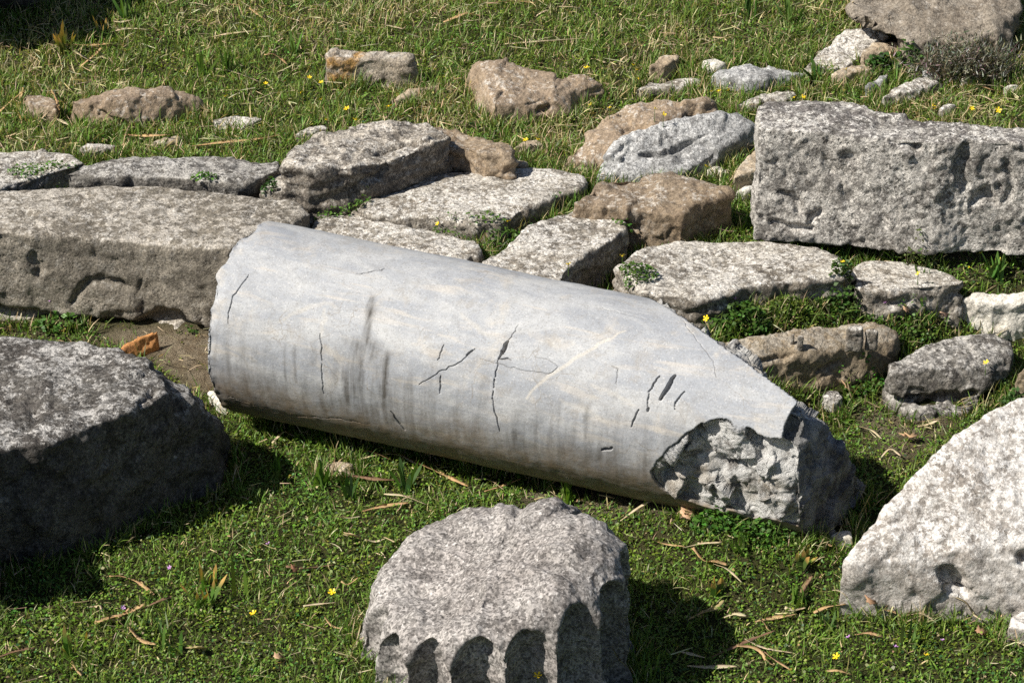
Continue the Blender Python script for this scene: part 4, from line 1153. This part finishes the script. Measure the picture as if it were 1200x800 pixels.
    add_col(me, 'tint', np.concatenate(Cc))
    o = link('turf', me, M['leaf']); tag(o, 'short green turf of clover, grass and dry litter between the stones', 'grass', kind='stuff')
build_turf()

# ------------------------------------------------------------------ single plants, stalks, leaves, flowers
def blade_obj(name, root, arr_b, seg, cols, mat, label, cat, group=None, parent=None):
    n = len(arr_b); k = 2 * seg + 1
    me = bpy.data.meshes.new(name)
    f4, f3 = blade_faces(n, seg, 0)
    set_mesh(me, arr_b.reshape(-1, 3) - root, [f4, f3]); add_col(me, 'tint', np.repeat(cols, k, 0))
    o = link(name, me, mat, root.tolist())
    return tag(o, label, cat, group)
def strap_tuft(px, py, n, L, W, label, tint=(.10,.19,.035), spread=.35, tips=False, group=None):
    r = G(px, py)
    root = r + np.stack([rng.normal(0, .010, n), rng.normal(0, .010, n), np.full(n, -.01)], 1)
    dv, _ = dirs(n, np.abs(rng.normal(0, spread, n)))
    seg = 5
    b = blades(root, dv, rng.uniform(.8, 1.45, n) * L, rng.uniform(.9, 1.5, n) * W, rng.uniform(.02, .22, n), seg)
    # cut, blunt tips: last point stays wide
    w4 = b[:, 2 * seg - 1] - b[:, 2 * seg - 2]
    k = 2 * seg + 1
    cols = np.repeat(jitter_col(tint, n, .2, .08), k, 0)
    if tips:
        m = np.tile(np.arange(k) >= k - 3, n); cols[m] = jitter_col((.42, .28, .08), m.sum(), .2)
    me = bpy.data.meshes.new('strap_leaf_tuft'); f4, f3 = blade_faces(n, seg, 0)
    set_mesh(me, b.reshape(-1, 3) - r, [f4, f3]); add_col(me, 'tint', cols)
    o = link('strap_leaf_tuft', me, M['leaf'], r.tolist()); tag(o, label, 'plant', group)
for a in [(238,712,9,.075,.011,'strap-leaved tuft in the lawn right of the lower left shade, front of a pair',(.10,.2,.035),.25,True),
          (246,688,8,.055,.010,'brown-tipped strap-leaved tuft, rear of the close pair in the lower left lawn',(.11,.19,.03),.3,True),
          (290,700,2,.085,.010,'single upright pale green strap leaf in the lower left lawn',(.17,.27,.05),.15,False),
          (80,765,6,.075,.010,'broad-leaved tuft with dead tips in the bottom left corner lawn',(.12,.2,.03),.4,True),
          (203,765,5,.065,.009,'bright green strap-leaved tuft at bottom left below the curved straw',(.13,.26,.05),.25,False),
          (188,750,9,.065,.004,'fine grassy tuft beside the bright green strap leaves at bottom left',(.09,.17,.05),.4,False),
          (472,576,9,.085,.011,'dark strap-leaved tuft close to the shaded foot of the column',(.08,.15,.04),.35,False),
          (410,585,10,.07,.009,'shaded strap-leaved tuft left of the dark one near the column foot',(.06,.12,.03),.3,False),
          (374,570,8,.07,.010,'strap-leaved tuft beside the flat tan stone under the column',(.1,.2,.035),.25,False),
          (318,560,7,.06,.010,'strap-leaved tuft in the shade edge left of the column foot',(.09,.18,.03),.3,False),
          (667,588,10,.060,.010,'bright strap-leaved tuft between the column and the fluted drum',(.14,.24,.04),.35,False),
          (74,62,12,.085,.011,'yellowing strap-leaved tuft at the edge of the top left shade',(.22,.24,.05),.35,True),
          (118,46,7,.07,.010,'green strap-leaved tuft right of the yellowing one at top left',(.13,.22,.05),.3,True),
          (148,22,9,.08,.010,'tall strap-leaved tuft near the top edge at left',(.13,.22,.05),.4,False),
          (238,88,9,.08,.010,'pale strap-leaved tuft in the upper lawn, left one of two neighbours',(.14,.24,.05),.4,False),
          (265,84,9,.08,.010,'darker strap-leaved tuft in the upper lawn, right one of two neighbours',(.08,.15,.03),.4,False),
          (343,62,9,.075,.008,'leafy tuft in the upper lawn left of the orange lichen block',(.13,.22,.05),.5,False),
          (100,152,8,.05,.010,'small bright tuft at the foot of the lumpy brown stone',(.14,.25,.05),.5,False),
          (958,92,9,.07,.011,'strap-leaved tuft in front of the tilted grey slab',(.07,.15,.03),.5,False),
          (880,22,10,.13,.008,'tall dark grassy tuft on the upper lawn left of the top right boulder',(.07,.15,.03),.4,False),
          (925,28,10,.10,.007,'thin grassy tuft on the upper lawn right beside the tall dark one',(.10,.18,.04),.4,False),
          (936,708,7,.060,.010,'upright strap-leaved tuft in the grass left of the white boulder foot',(.12,.22,.035),.2,False),
          (1043,716,9,.050,.010,'stubby strap-leaved tuft at the foot of the white boulder under the hollow',(.11,.2,.03),.35,True),
          (1150,716,12,.10,.008,'long-leaved bluish tuft at the foot of the white boulder',(.09,.15,.05),.7,False),
          (1190,708,12,.11,.006,'tall fine grass tuft against the white boulder at the right edge',(.10,.17,.06),.4,False),
          (938,664,8,.05,.012,'low broad-leaved tuft right of the drum shade near a dry stalk',(.08,.15,.03),.6,True),
          (838,700,9,.05,.010,'tuft at the tip of the drum shadow',(.09,.16,.03),.4,True),
          (870,648,9,.055,.008,'green tuft in the lawn in front of the broken column end',(.09,.17,.035),.4,False),
          (975,736,12,.055,.007,'grassy tuft among the litter left of the white boulder',(.09,.16,.05),.5,False),
          (1065,752,12,.055,.007,'grassy tuft among the litter in front of the white boulder',(.09,.16,.04),.5,False),
          (545,812,14,.075,.005,'long grass growing in the middle flutes of the drum',(.12,.2,.045),.3,False),
          (755,795,10,.06,.005,'fine grass tuft at the right foot of the fluted drum',(.11,.19,.04),.35,False),
          (1080,330,9,.06,.008,'green tuft growing on the broken low slab',(.1,.2,.04),.4,False),
          (1165,326,14,.075,.009,'tall green tuft by yellow flowers near the right edge of the paving',(.12,.22,.05),.35,False),
          (880,262,14,.06,.006,'grass tuft in the gap beside the left end of the big right block',(.10,.19,.035),.4,False),
          (790,285,8,.03,.004,'low grass at the foot of the brown speckled block',(.12,.2,.04),.5,False)]:
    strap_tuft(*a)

def weed(px, py, wpx, hgt, n, label, leaf=.012, tint=(.055,.12,.022), depth=.5, cat='plant'):
    """a low clump of round-leaved weed"""
    r = GS(px, py)
    s = FPX / np.linalg.norm(r - CAM)
    rad = wpx / s
    a = rng.uniform(0, 2 * PI, n); q = np.sqrt(rng.random(n))
    x = r[0] + rad * q * np.cos(a); y = r[1] + rad * depth * q * np.sin(a)
    xy = np.stack([x, y], 1)
    hh = np.maximum(tz(xy), np.where(hm(xy) > r[2] + .035, -9, hm(xy)))
    z = hh + hgt * (1 - q ** 2 * .6) * rng.random(n) ** .7
    c = np.stack([x, y, z], 1)
    bad = (hm(xy) > z) | (hh < r[2] - .06)
    c = c[~bad]
    if len(c):                                     # one plant: keep the largest connected clump
        cell = {}
        for i_, q_ in enumerate(np.floor(c / .022).astype(int)): cell.setdefault(tuple(q_), []).append(i_)
        seen, best = set(), []
        for st_ in cell:
            if st_ in seen: continue
            stack, got = [st_], []; seen.add(st_)
            while stack:
                u_ = stack.pop(); got += cell[u_]
                for dx_ in (-1, 0, 1):
                    for dy_ in (-1, 0, 1):
                        for dz_ in (-1, 0, 1):
                            w_ = (u_[0] + dx_, u_[1] + dy_, u_[2] + dz_)
                            if w_ in cell and w_ not in seen: seen.add(w_); stack.append(w_)
            if len(got) > len(best): best = got
        c = c[sorted(best)]
    n = len(c)
    if n == 0: return
    nrm, _ = dirs(n, np.abs(rng.normal(0, .7, n)))
    L = rng.uniform(.6, 1.2, n) * leaf
    v = leaflet_quads(c, nrm, rng.normal(size=(n, 3)), L, L * rng.uniform(.65, .95, n)).reshape(-1, 3)
    col = np.repeat(jitter_col(tint, n, .28, .1), 4, 0)
    m = n // 6
    st = blades(np.concatenate([c[:m, :2], c[:m, 2:] - hgt * .8], 1), np.tile([[0, 0, 1.0]], (m, 1)) + rng.normal(0, .2, (m, 3)), np.full(m, hgt * .8), np.full(m, .002), rng.uniform(0, .2, m), 2)
    f4, f3 = blade_faces(m, 2, 4 * n)
    me = bpy.data.meshes.new('leafy_weed')
    set_mesh(me, np.concatenate([v, st.reshape(-1, 3)]) - r, [np.concatenate([np.arange(4 * n).reshape(-1, 4), f4]), f3])
    add_col(me, 'tint', np.concatenate([col, np.repeat(jitter_col((.10, .09, .04), m, .2), 5, 0)]))
    o = link('leafy_weed', me, M['leaf'], r.tolist()); tag(o, label, cat)
for a in [(868,385,38,.06,420,'round-leaved green weed against the dark front of the flaking slab',.016,(.075,.155,.028)),
          (925,374,26,.045,240,'yellow-green low weed right of the round-leaved one, in front of the flaking slab',.012,(.13,.19,.035)),
          (985,362,34,.075,420,'dense dark weed in the joint between the two slabs under the right block',.014,(.06,.12,.025)),
          (985,330,14,.05,110,'small weed climbing the joint under the big right block',.013,(.07,.13,.03)),
          (1055,372,44,.035,460,'mat of green weed below the broken low slab',.011,(.085,.17,.03)),
          (1010,435,36,.03,380,'bright green weed mat between earth-brown stone and grey stone',.011,(.08,.2,.03)),
          (735,330,36,.04,420,'weed cushion in the joint left of the flaking slab',.011,(.085,.16,.03)),
          (1000,300,26,.05,160,'weed tuft under the lower edge of the big right block',.010,(.12,.2,.04)),
          (1075,300,16,.07,120,'thin weed standing against the face of the big right block',.010,(.09,.13,.03)),
          (72,378,34,.045,300,'round-leaved weed at the foot of the long brown block',.016,(.085,.18,.035)),
          (20,372,22,.03,110,'dark weed at the foot of the long brown block by the left edge',.012,(.06,.12,.025)),
          (225,388,20,.02,70,'sparse weed on bare earth beside the left column end',.010,(.08,.14,.03)),
          (60,206,50,.03,340,'weed filling the joint between the far left slab and its neighbour',.010,(.09,.19,.03)),
          (395,236,40,.035,420,'weed cushion in front of the layered slab ledge',.010,(.09,.18,.03)),
          (318,226,12,.04,90,'dark weed sprig at the left ledge of the layered slab',.012,(.05,.11,.025)),
          (240,216,16,.02,80,'bright weed along the front of the narrow dark slab',.010,(.1,.22,.03)),
          (550,272,44,.025,320,'weed strip along the front of the wide cream slab',.010,(.09,.17,.03)),
          (590,290,26,.05,240,'taller weed in the joint left of the grey slab',.011,(.09,.18,.03)),
          (660,240,30,.03,220,'weed in the joint between wide cream slab and grey slab',.010,(.09,.19,.03)),
          (740,272,22,.03,160,'shaded weed at the foot of the brown speckled block',.011,(.08,.16,.03)),
          (1065,78,22,.06,200,'leafy weed under the overhang of the top right boulder',.022,(.07,.15,.03)),
          (1030,84,16,.05,110,'leafy weed with large leaves left of the overhang',.022,(.06,.13,.03)),
          (1190,462,14,.06,110,'dark weed between the grey stone and the right edge',.014,(.06,.13,.03)),
          (1170,455,16,.05,120,'pale weed at the right foot of the rounded grey stone',.014,(.12,.2,.05)),
          (850,616,40,.055,620,'lush clover clump at the foot of the broken column end',.013,(.07,.17,.025)),
          (900,618,40,.05,560,'lush clover clump right below the white fracture of the column',.012,(.07,.16,.025))]:
    weed(*a)

def landmark(px, py):
    if py < 170:
        return 'on the upper lawn ' + ('at the far left' if px < 250 else 'near the orange lichen block' if px < 520 else 'near the wedge stone' if px < 730 else 'by the flat pale stones' if px < 960 else 'behind the big right block')
    if py < 470:
        return ('in the left paving joints' if px < 480 else 'in the middle paving joints' if px < 740 else 'beside the big right block' if py < 260 else 'on the ledges below the big right block')
    return ('in the lower left lawn' if px < 420 else 'around the fluted drum' if px < 800 else 'in the lower right lawn near the white boulder')
# yellow flowers: stem and head
def flower_meshes(kind):
    rngf = random.Random(4)
    bm = bmesh.new()
    np_ = 5; R = .0080 if kind == 'petal' else .006
    for k in range(np_):
        a = 2 * PI * k / np_
        c0 = bm.verts.new((0, 0, 0))
        pr = []
        for (r, t, z) in ((.45, -.42, .10), (.95, -.34, .34), (1.08, 0, .42), (.95, .34, .34), (.45, .42, .10)):
            pr.append(bm.verts.new((R * r * math.cos(a + t), R * r * math.sin(a + t), R * z)))
        bm.faces.new([c0] + pr)
    bmesh.ops.create_icosphere(bm, subdivisions=1, radius=R * .28)
    me = bpy.data.meshes.new('flower_head'); bm.to_mesh(me); bm.free(); me.materials.append(M[kind])
    bm = bmesh.new()
    bmesh.ops.create_cone(bm, segments=6, radius1=.0011, radius2=.0008, depth=1.0, cap_ends=True)
    bmesh.ops.translate(bm, verts=bm.verts, vec=(0, 0, .5))
    ms = bpy.data.meshes.new('stem'); bm.to_mesh(ms); bm.free(); ms.materials.append(M['stem'])
    return me, ms
FH, FS = flower_meshes('petal'); PH, PS = flower_meshes('purple')
def flower(px, py, label, group, head, stem, name, h):
    z = .1
    p = GS(px, py + h * 330)
    # never below a stone: rise to it
    e = empty(name, p.tolist()); tag(e, label, 'flower', group)
    hd = bpy.data.objects.new('flower_head', head); COL.objects.link(hd); hd.parent = e; hd.location = (0, 0, h)
    s = random.uniform(.8, 1.2)
    hd.scale = (s, s, s); hd.rotation_euler = (random.uniform(.1, .9), random.uniform(-.5, .3), random.uniform(0, 6))
    st = bpy.data.objects.new('stem', stem); COL.objects.link(st); st.parent = e; st.scale = (1, 1, h)
for px, py in [(363,92),(377,98),(353,110),(377,118),(265,114),(312,99),(188,154),(383,143),(407,129),(417,142),(456,127),(687,81),(742,77),(746,83),(748,94),(692,124),(714,128),
               (833,109),(842,108),(853,107),(930,116),(940,115),(991,82),(1092,125),(1094,129),(1137,131),(1168,133),(828,197),(856,229),(513,264),(595,261),(666,312),(729,303),(827,378),
               (986,310),(1075,323),(1134,316),(1148,299),(1168,307),(1154,428),(390,698),(298,723),(979,773),(1084,771),(630,797),(616,166),(630,165),(767,129),(777,136)]:
    lm = landmark(px, py)
    flower(px, py, 'small yellow buttercup ' + lm, 'yellow flowers ' + lm, FH, FS, 'buttercup', random.uniform(.03, .05))
for px, py in [(315,640),(200,668),(145,715),(1048,760),(1103,753),(861,352),(1037,356),(993,750),(60,352)]:
    lm = landmark(px, py)
    flower(px, py, 'tiny purple flower ' + lm, 'purple flowers ' + lm, PH, PS, 'purple_flower', random.uniform(.025, .04))

# straws and stalks
def ribbon(pl, wpx, lift=.024, tint=(.50,.36,.20), name='dry_stalk', label='', cat='straw', group=None, curl=.3):
    pts = []
    for (a, c) in pl:
        p = GS(a, c)
        p[2] += lift * random.uniform(.7, 1.25)
        pts.append(p)
    # Catmull-Rom resample
    Pn = np.array(pts); m = len(Pn)
    ext = np.concatenate([[2 * Pn[0] - Pn[1]], Pn, [2 * Pn[-1] - Pn[-2]]])
    cur = []
    for k in range(m - 1):
        p0, p1, p2, p3 = ext[k:k + 4]
        for t in np.linspace(0, 1, 7)[:-1]:
            cur.append(.5 * ((2 * p1) + (-p0 + p2) * t + (2 * p0 - 5 * p1 + 4 * p2 - p3) * t * t + (-p0 + 3 * p1 - 3 * p2 + p3) * t ** 3))
    cur.append(Pn[-1]); cur = np.array(cur); n = len(cur)
    tang = np.gradient(cur, axis=0); tang /= np.linalg.norm(tang, axis=1)[:, None]
    up = np.array([0, 0, 1.0]); sd = np.cross(tang, up); sd /= np.linalg.norm(sd, axis=1)[:, None]
    s = FPX / np.linalg.norm(cur[0] - CAM)
    f = np.linspace(0, 1, n)
    wd = wpx / s * (.35 + .65 * np.sin(PI * np.clip(f * .9 + .08, 0, 1)) ** .6) * (1 + .15 * rng.normal(size=n)) * .5
    tw = curl * np.sin(f * 5 + random.random() * 6)
    sdt = sd * np.cos(tw)[:, None] + up * np.sin(tw)[:, None]; nn = np.cross(sdt, tang)
    L = cur - sdt * wd[:, None]; R = cur + sdt * wd[:, None]; Mi = cur + nn * -(wd * .5)[:, None] - np.array([0,0,.0012])
    co = np.stack([L, cur - nn * (wd * .55)[:, None], R, Mi + nn * (wd * .1)[:, None]], 1).reshape(-1, 3)
    fa = []
    for k in range(n - 1):
        for j in range(4):
            fa.append((4 * k + j, 4 * k + (j + 1) % 4, 4 * k + 4 + (j + 1) % 4, 4 * k + 4 + j))
    fa.append((3, 2, 1, 0)); q = 4 * (n - 1); fa.append((q, q + 1, q + 2, q + 3))
    c = cur.mean(0); c[2] -= lift
    me = bpy.data.meshes.new(name); set_mesh(me, co - c, [np.array(fa)]); smooth(me)
    add_col(me, 'tint', jitter_col(tint, len(co), .12, .05))
    o = link(name, me, M['dryleaf'], c.tolist()); tag(o, label, cat, group)
    return o
TAN = (.55,.37,.19); PALE = (.62,.52,.34); BRN = (.24,.15,.09)
for pl, wpx, tint, label in [
    ([(129,683),(145,682),(160,688),(170,695),(181,704)], 5, TAN, 'curved tan stalk with a hooked end just below the lower left shade'),
    ([(112,740),(130,735),(150,727),(170,720)], 7, TAN, 'thick tan forked stalk in the lower left lawn'),
    ([(165,722),(185,715),(205,707)], 4, BRN, 'brown continuation twig of the forked stalk in the lower left lawn'),
    ([(140,735),(146,728),(152,722)], 4, TAN, 'short side piece of the forked stalk in the lower left lawn'),
    ([(152,746),(160,755),(170,761),(183,764)], 5, TAN, 'short tan curl right below the forked stalk at lower left'),
    ([(-5,784),(20,775),(42,767)], 5, BRN, 'brown twig at the bottom left corner'),
    ([(84,783),(90,792),(96,803)], 4, TAN, 'short tan stalk at the bottom edge on the left'),
    ([(108,722),(113,718),(118,720),(121,727)], 4, PALE, 'small pale curl left of the forked stalk at lower left'),
    ([(336,676),(360,672),(392,669)], 4, BRN, 'brown twig in the lawn left of the fluted drum'),
    ([(356,722),(375,718),(394,714)], 3, PALE, 'thin pale straw in the lawn left of the fluted drum'),
    ([(381,734),(390,741),(401,745)], 3, TAN, 'short bent straw left of the fluted drum'),
    ([(424,606),(450,602),(481,596)], 5, TAN, 'straight tan stalk in the grass above the fluted drum'),
    ([(418,534),(440,540),(461,546)], 5, TAN, 'tan stalk by the column foot, upper one of a crossing pair'),
    ([(420,546),(440,540),(465,543),(490,552)], 4, PALE, 'pale stalk by the column foot, crossing the tan one'),
    ([(488,552),(510,562),(530,568),(548,578)], 5, TAN, 'long tan stalk along the shaded column foot'),
    ([(410,568),(440,572),(465,572)], 5, BRN, 'dark brown stick in the grass by the column foot'),
    ([(450,587),(475,592),(500,600)], 3, PALE, 'thin pale straw left of the top of the fluted drum'),
    ([(556,568),(575,570),(590,580)], 3, PALE, 'pale straw piece between column and drum'),
    ([(568,585),(590,576),(610,572)], 3, TAN, 'tan straw piece just above the drum by the column'),
    ([(400,690),(408,692),(420,685)], 3, TAN, 'short tan straw touching the left edge of the drum'),
    ([(428,640),(440,642),(452,640)], 3, PALE, 'pale straw at the upper left shoulder of the drum'),
    ([(320,530),(326,519),(334,517),(346,518)], 4, PALE, 'bent white straw sticking out at the shaded left foot of the column'),
    ([(770,645),(785,646),(802,649)], 3, TAN, 'tan straw right of the fluted drum'),
    ([(717,765),(724,778),(733,789)], 4, PALE, 'pale straw at the right foot of the drum'),
    ([(727,622),(750,605),(772,589)], 3, PALE, 'straw leaning up towards the column right of the drum'),
    ([(811,653),(825,663),(838,668),(852,670)], 6, TAN, 'wide tan leaf blade in the lawn below the broken column end'),
    ([(836,667),(852,678),(869,691)], 3, PALE, 'thin pale straw trailing from the wide tan leaf blade'),
    ([(800,648),(822,648),(845,645)], 3, PALE, 'thin straight straw right of the drum, near the wide leaf blade'),
    ([(806,735),(825,728),(838,721),(848,713)], 6, (.40,.33,.16), 'olive dry blade at the lower edge of the drum shadow'),
    ([(848,731),(860,730),(874,732)], 5, PALE, 'short pale blade right of the drum shadow'),
    ([(893,733),(912,730),(933,729)], 6, TAN, 'flat tan blade in the middle of the lower right litter'),
    ([(919,720),(930,722),(943,722)], 6, PALE, 'pale short blade above the flat tan blade in the lower right litter'),
    ([(863,768),(880,768),(892,772),(898,781),(906,790)], 5, TAN, 'tan bent stalk in the lower right lawn'),
    ([(872,759),(895,766),(928,776)], 3, PALE, 'long thin whitish straw in the lower right lawn'),
    ([(895,775),(908,785),(925,794)], 3, TAN, 'short tan straw below the long whitish one'),
    ([(805,792),(830,791),(863,792)], 6, PALE, 'broad pale straw at the bottom edge right of the drum'),
    ([(1001,751),(1017,753),(1034,755)], 5, TAN, 'tan straw in front of the white boulder'),
    ([(968,795),(982,796),(998,797)], 4, TAN, 'tan straw at the bottom edge below the white boulder'),
    ([(953,727),(970,720),(990,715)], 5, TAN, 'tan blade leaning to the left foot of the white boulder'),
    ([(974,702),(984,704),(995,710)], 5, PALE, 'pale blade at the left foot of the white boulder'),
    ([(1113,706),(1130,716),(1140,726),(1149,738)], 4, PALE, 'long curved straw at the foot of the white boulder'),
    ([(1036,724),(1050,728),(1062,740)], 3, TAN, 'tan straw under the white boulder near its middle'),
    ([(1062,727),(1080,731),(1096,737)], 4, PALE, 'pale straw under the white boulder right of its middle'),
    ([(958,637),(966,644),(974,651)], 4, TAN, 'short tan straw left of the white boulder'),
    ([(931,621),(940,619),(950,616)], 5, PALE, 'short pale stub below the dark end of the column'),
    ([(938,706),(944,694),(951,684)], 6, BRN, 'brown upright dead blade left of the white boulder'),
    ([(1177,755),(1188,762),(1202,768)], 4, PALE, 'pale straw at the right edge by the corner stone'),
    ([(834,777),(870,763),(908,748)], 4, BRN, 'brown twig slanting through the lower right lawn'),
    ([(798,771),(812,776),(826,778)], 4, PALE, 'pale straw right of the drum foot'),
    ([(885,740),(893,735),(900,748)], 3, TAN, 'forked tan straw in the lower right litter'),
    ([(131,31),(143,35),(156,33)], 4, PALE, 'pale dead blade at the edge of the top left shade'),
    ([(120,48),(148,43),(176,43)], 4, PALE, 'long pale stalk at the edge of the top left shade'),
    ([(77,62),(105,62),(133,58)], 4, TAN, 'long tan stalk in front of the yellowing tuft at top left'),
    ([(86,66),(98,74),(112,84)], 4, PALE, 'pale stalk slanting down from the yellowing tuft at top left'),
    ([(95,88),(110,75),(120,66)], 4, TAN, 'tan stalk crossing the dry heap at top left'),
    ([(62,146),(72,152),(82,157)], 4, PALE, 'pale straw in front of the lumpy brown stone'),
    ([(28,110),(24,130),(26,149)], 4, TAN, 'dry stalk in front of the small brown stone, left one'),
    ([(61,110),(67,125),(72,147)], 4, TAN, 'dry stalk right of the small brown stone'),
    ([(0,138),(15,128),(30,116)], 3, TAN, 'dry stalk left of the small brown stone'),
    ([(310,73),(322,73),(337,85)], 4, TAN, 'hooked tan stalk left of the orange lichen block'),
    ([(249,86),(275,93),(305,103)], 4, PALE, 'long pale stick in the middle of the upper left lawn'),
    ([(292,16),(305,26),(318,38)], 4, TAN, 'tan stick near the top edge left of the centre'),
    ([(571,11),(600,9),(627,11)], 3, TAN, 'straight tan straw near the top edge in the middle'),
    ([(520,33),(535,27),(548,24),(565,25)], 4, TAN, 'tan dead blade above the wedge stone'),
    ([(524,0),(535,3),(547,5)], 4, TAN, 'tan dead blade at the top edge in the middle'),
    ([(693,77),(700,76),(710,80)], 4, PALE, 'pale curl right of the wedge stone'),
    ([(443,35),(458,38),(473,41)], 3, PALE, 'pale straw above the orange lichen block'),
    ([(590,58),(640,56),(690,54)], 3, PALE, 'long thin straw above the wedge stone'),
    ([(225,180),(260,176),(300,170),(330,167)], 4, TAN, 'long straw lying along the back of the narrow dark slab'),
    ([(145,166),(170,168),(200,166)], 5, TAN, 'tan dead blade beside the flat tan fragment'),
    ([(238,52),(270,46),(300,44)], 3, PALE, 'pale straw in the upper left lawn'),
    ([(1150,110),(1172,113),(1195,111)], 3, TAN, 'tan straw near the right edge above the big right block'),
    ([(1134,120),(1150,121),(1164,127)], 3, PALE, 'curved pale straw above the big right block'),
    ([(968,30),(985,20),(1000,11)], 3, PALE, 'pale straw leaning towards the top right boulder'),
    ([(1030,545),(1042,537),(1055,543)], 3, PALE, 'pale straw in the gap between column end and white boulder'),
    ([(1075,508),(1085,506),(1098,503)], 4, PALE, 'pale straw above the top edge of the white boulder'),
    ([(1003,506),(1020,515),(1032,524)], 3, PALE, 'pale straw right of the dark end of the column')]:
    ribbon(pl, wpx, tint=tint, label=label)
# dead leaves
def dead_leaf(px, py, size, rot, label, tint=(.60,.40,.24)):
    p = GS(px, py); p[2] += .026
    s = FPX / np.linalg.norm(p - CAM); R = size / s * .5
    lob = [(1.0, 0), (.45, .45), (.85, .75), (.42, 1.15), (.75, 1.6), (.38, 2.2), (.5, 2.7), (.28, PI), (.5, -2.7), (.38, -2.2), (.75, -1.6), (.42, -1.15), (.85, -.75), (.45, -.45)]
    co = [(0, 0, 0)]; 
    for r, t in lob: co.append((R * r * math.cos(t), R * r * math.sin(t), 0))
    co = np.array(co, float)
    co[:, 2] = R * (.35 * pn(co / R * 1.3 + px, 3) + .35 * (co[:, 1] / R) ** 2 - .1 * (co[:, 0] / R) ** 2)
    n = len(lob)
    top = [(0, 1 + k, 1 + (k + 1) % n) for k in range(n)]
    co2 = np.concatenate([co, co - np.array([0, 0, .0012])])
    fa = top + [(n + 1, n + 1 + 1 + (k + 1) % n, n + 1 + 1 + k) for k in range(n)]
    side = [(1 + k, n + 2 + k, n + 2 + (k + 1) % n, 1 + (k + 1) % n) for k in range(n)]
    me = bpy.data.meshes.new('dead_leaf'); set_mesh(me, co2, [np.array(fa), np.array(side)])
    add_col(me, 'tint', jitter_col(tint, len(co2), .1, .04))
    o = link('dead_leaf', me, M['dryleaf'], p.tolist()); o.rotation_euler = (random.uniform(.2, .7), random.uniform(-.3, .3), rot)
    tag(o, label, 'leaf')
dead_leaf(803, 612, 34, .4, 'lobed tan dead leaf lying right under the broken column end')
dead_leaf(415, 638, 30, 2.6, 'pale dead leaf on the lawn left of the fluted drum', (.66,.50,.30))
dead_leaf(992, 464, 30, 1.4, 'tan dead leaf at the foot of the earth-brown stone')
dead_leaf(1066, 521, 34, 2.2, 'tan dead leaf in the gap above the white boulder')
dead_leaf(1104, 376, 24, .9, 'pinkish dead leaf on the ledge above the rounded grey stone', (.62,.40,.28))
dead_leaf(1019, 714, 26, 1.2, 'brown dead leaf at the left foot of the white boulder', (.48,.29,.17))
dead_leaf(1060, 372, 16, .2, 'small tan dead leaf on the weed mat below the broken low slab')
dead_leaf(1147, 750, 22, .2, 'reddish dead leaf at the right foot of the white boulder', (.42,.24,.15))
dead_leaf(325, 780, 18, .6, 'small tan dead leaf at the bottom left of the lawn')
dead_leaf(235, 770, 34, 3.0, 'curled pale dead leaves at the bottom left, right of the bright tuft', (.58,.48,.24))
dead_leaf(345, 677, 18, 1.0, 'small reddish dead leaf left of the drum', (.40,.2,.12))
dead_leaf(915, 620, 14, 1.0, 'tiny pinkish dead leaf among the clover by the column end', (.6,.42,.3))

# dry grey bush against the top right boulder
def bush():
    r = G(1128, 92); r0 = r.copy()
    e = empty('dry_bush', r.tolist()); tag(e, 'dry grey twiggy bush growing against the top right boulder', 'bush')
    n = 800
    a = rng.uniform(0, 2 * PI, n); el = np.abs(rng.normal(0, .55, n)) + .1
    dv = np.stack([np.sin(el) * np.cos(a) * 1.25, np.sin(el) * np.sin(a) * .6 - .25, np.cos(el)], 1); dv /= np.linalg.norm(dv, axis=1)[:, None]
    root = np.stack([rng.normal(0, .055, n), rng.normal(0, .02, n), np.full(n, -.01)], 1)
    L = rng.uniform(.05, .17, n)
    b = blades(root, dv, L, np.full(n, .0030), rng.uniform(-.2, .3, n), 4)
    me = bpy.data.meshes.new('twigs'); f4, f3 = blade_faces(n, 4, 0); set_mesh(me, b.reshape(-1, 3), [f4, f3]); add_col(me, 'tint', np.repeat(jitter_col((.22,.19,.15), n, .3), 9, 0))
    link('twigs', me, M['dryleaf'], None, e)
    m = 7000
    k = rng.integers(0, n, m); t = rng.uniform(.35, 1.0, m)
    c = root[k] + dv[k] * (L[k] * t)[:, None] + rng.normal(0, .010, (m, 3))
    d2, _ = dirs(m, rng.uniform(.2, 1.4, m))
    b = blades(c, d2, rng.uniform(.010, .026, m), rng.uniform(.002, .0038, m), rng.uniform(0, .4, m), 2)
    me = bpy.data.meshes.new('foliage'); f4, f3 = blade_faces(m, 2, 0); set_mesh(me, b.reshape(-1, 3), [f4, f3])
    col = jitter_col((.13,.135,.095), m, .35); pl = rng.random(m) < .3; col[pl] = jitter_col((.38,.36,.30), pl.sum(), .2)
    add_col(me, 'tint', np.repeat(col, 5, 0)); link('foliage', me, M['leaf'], None, e)
bush()
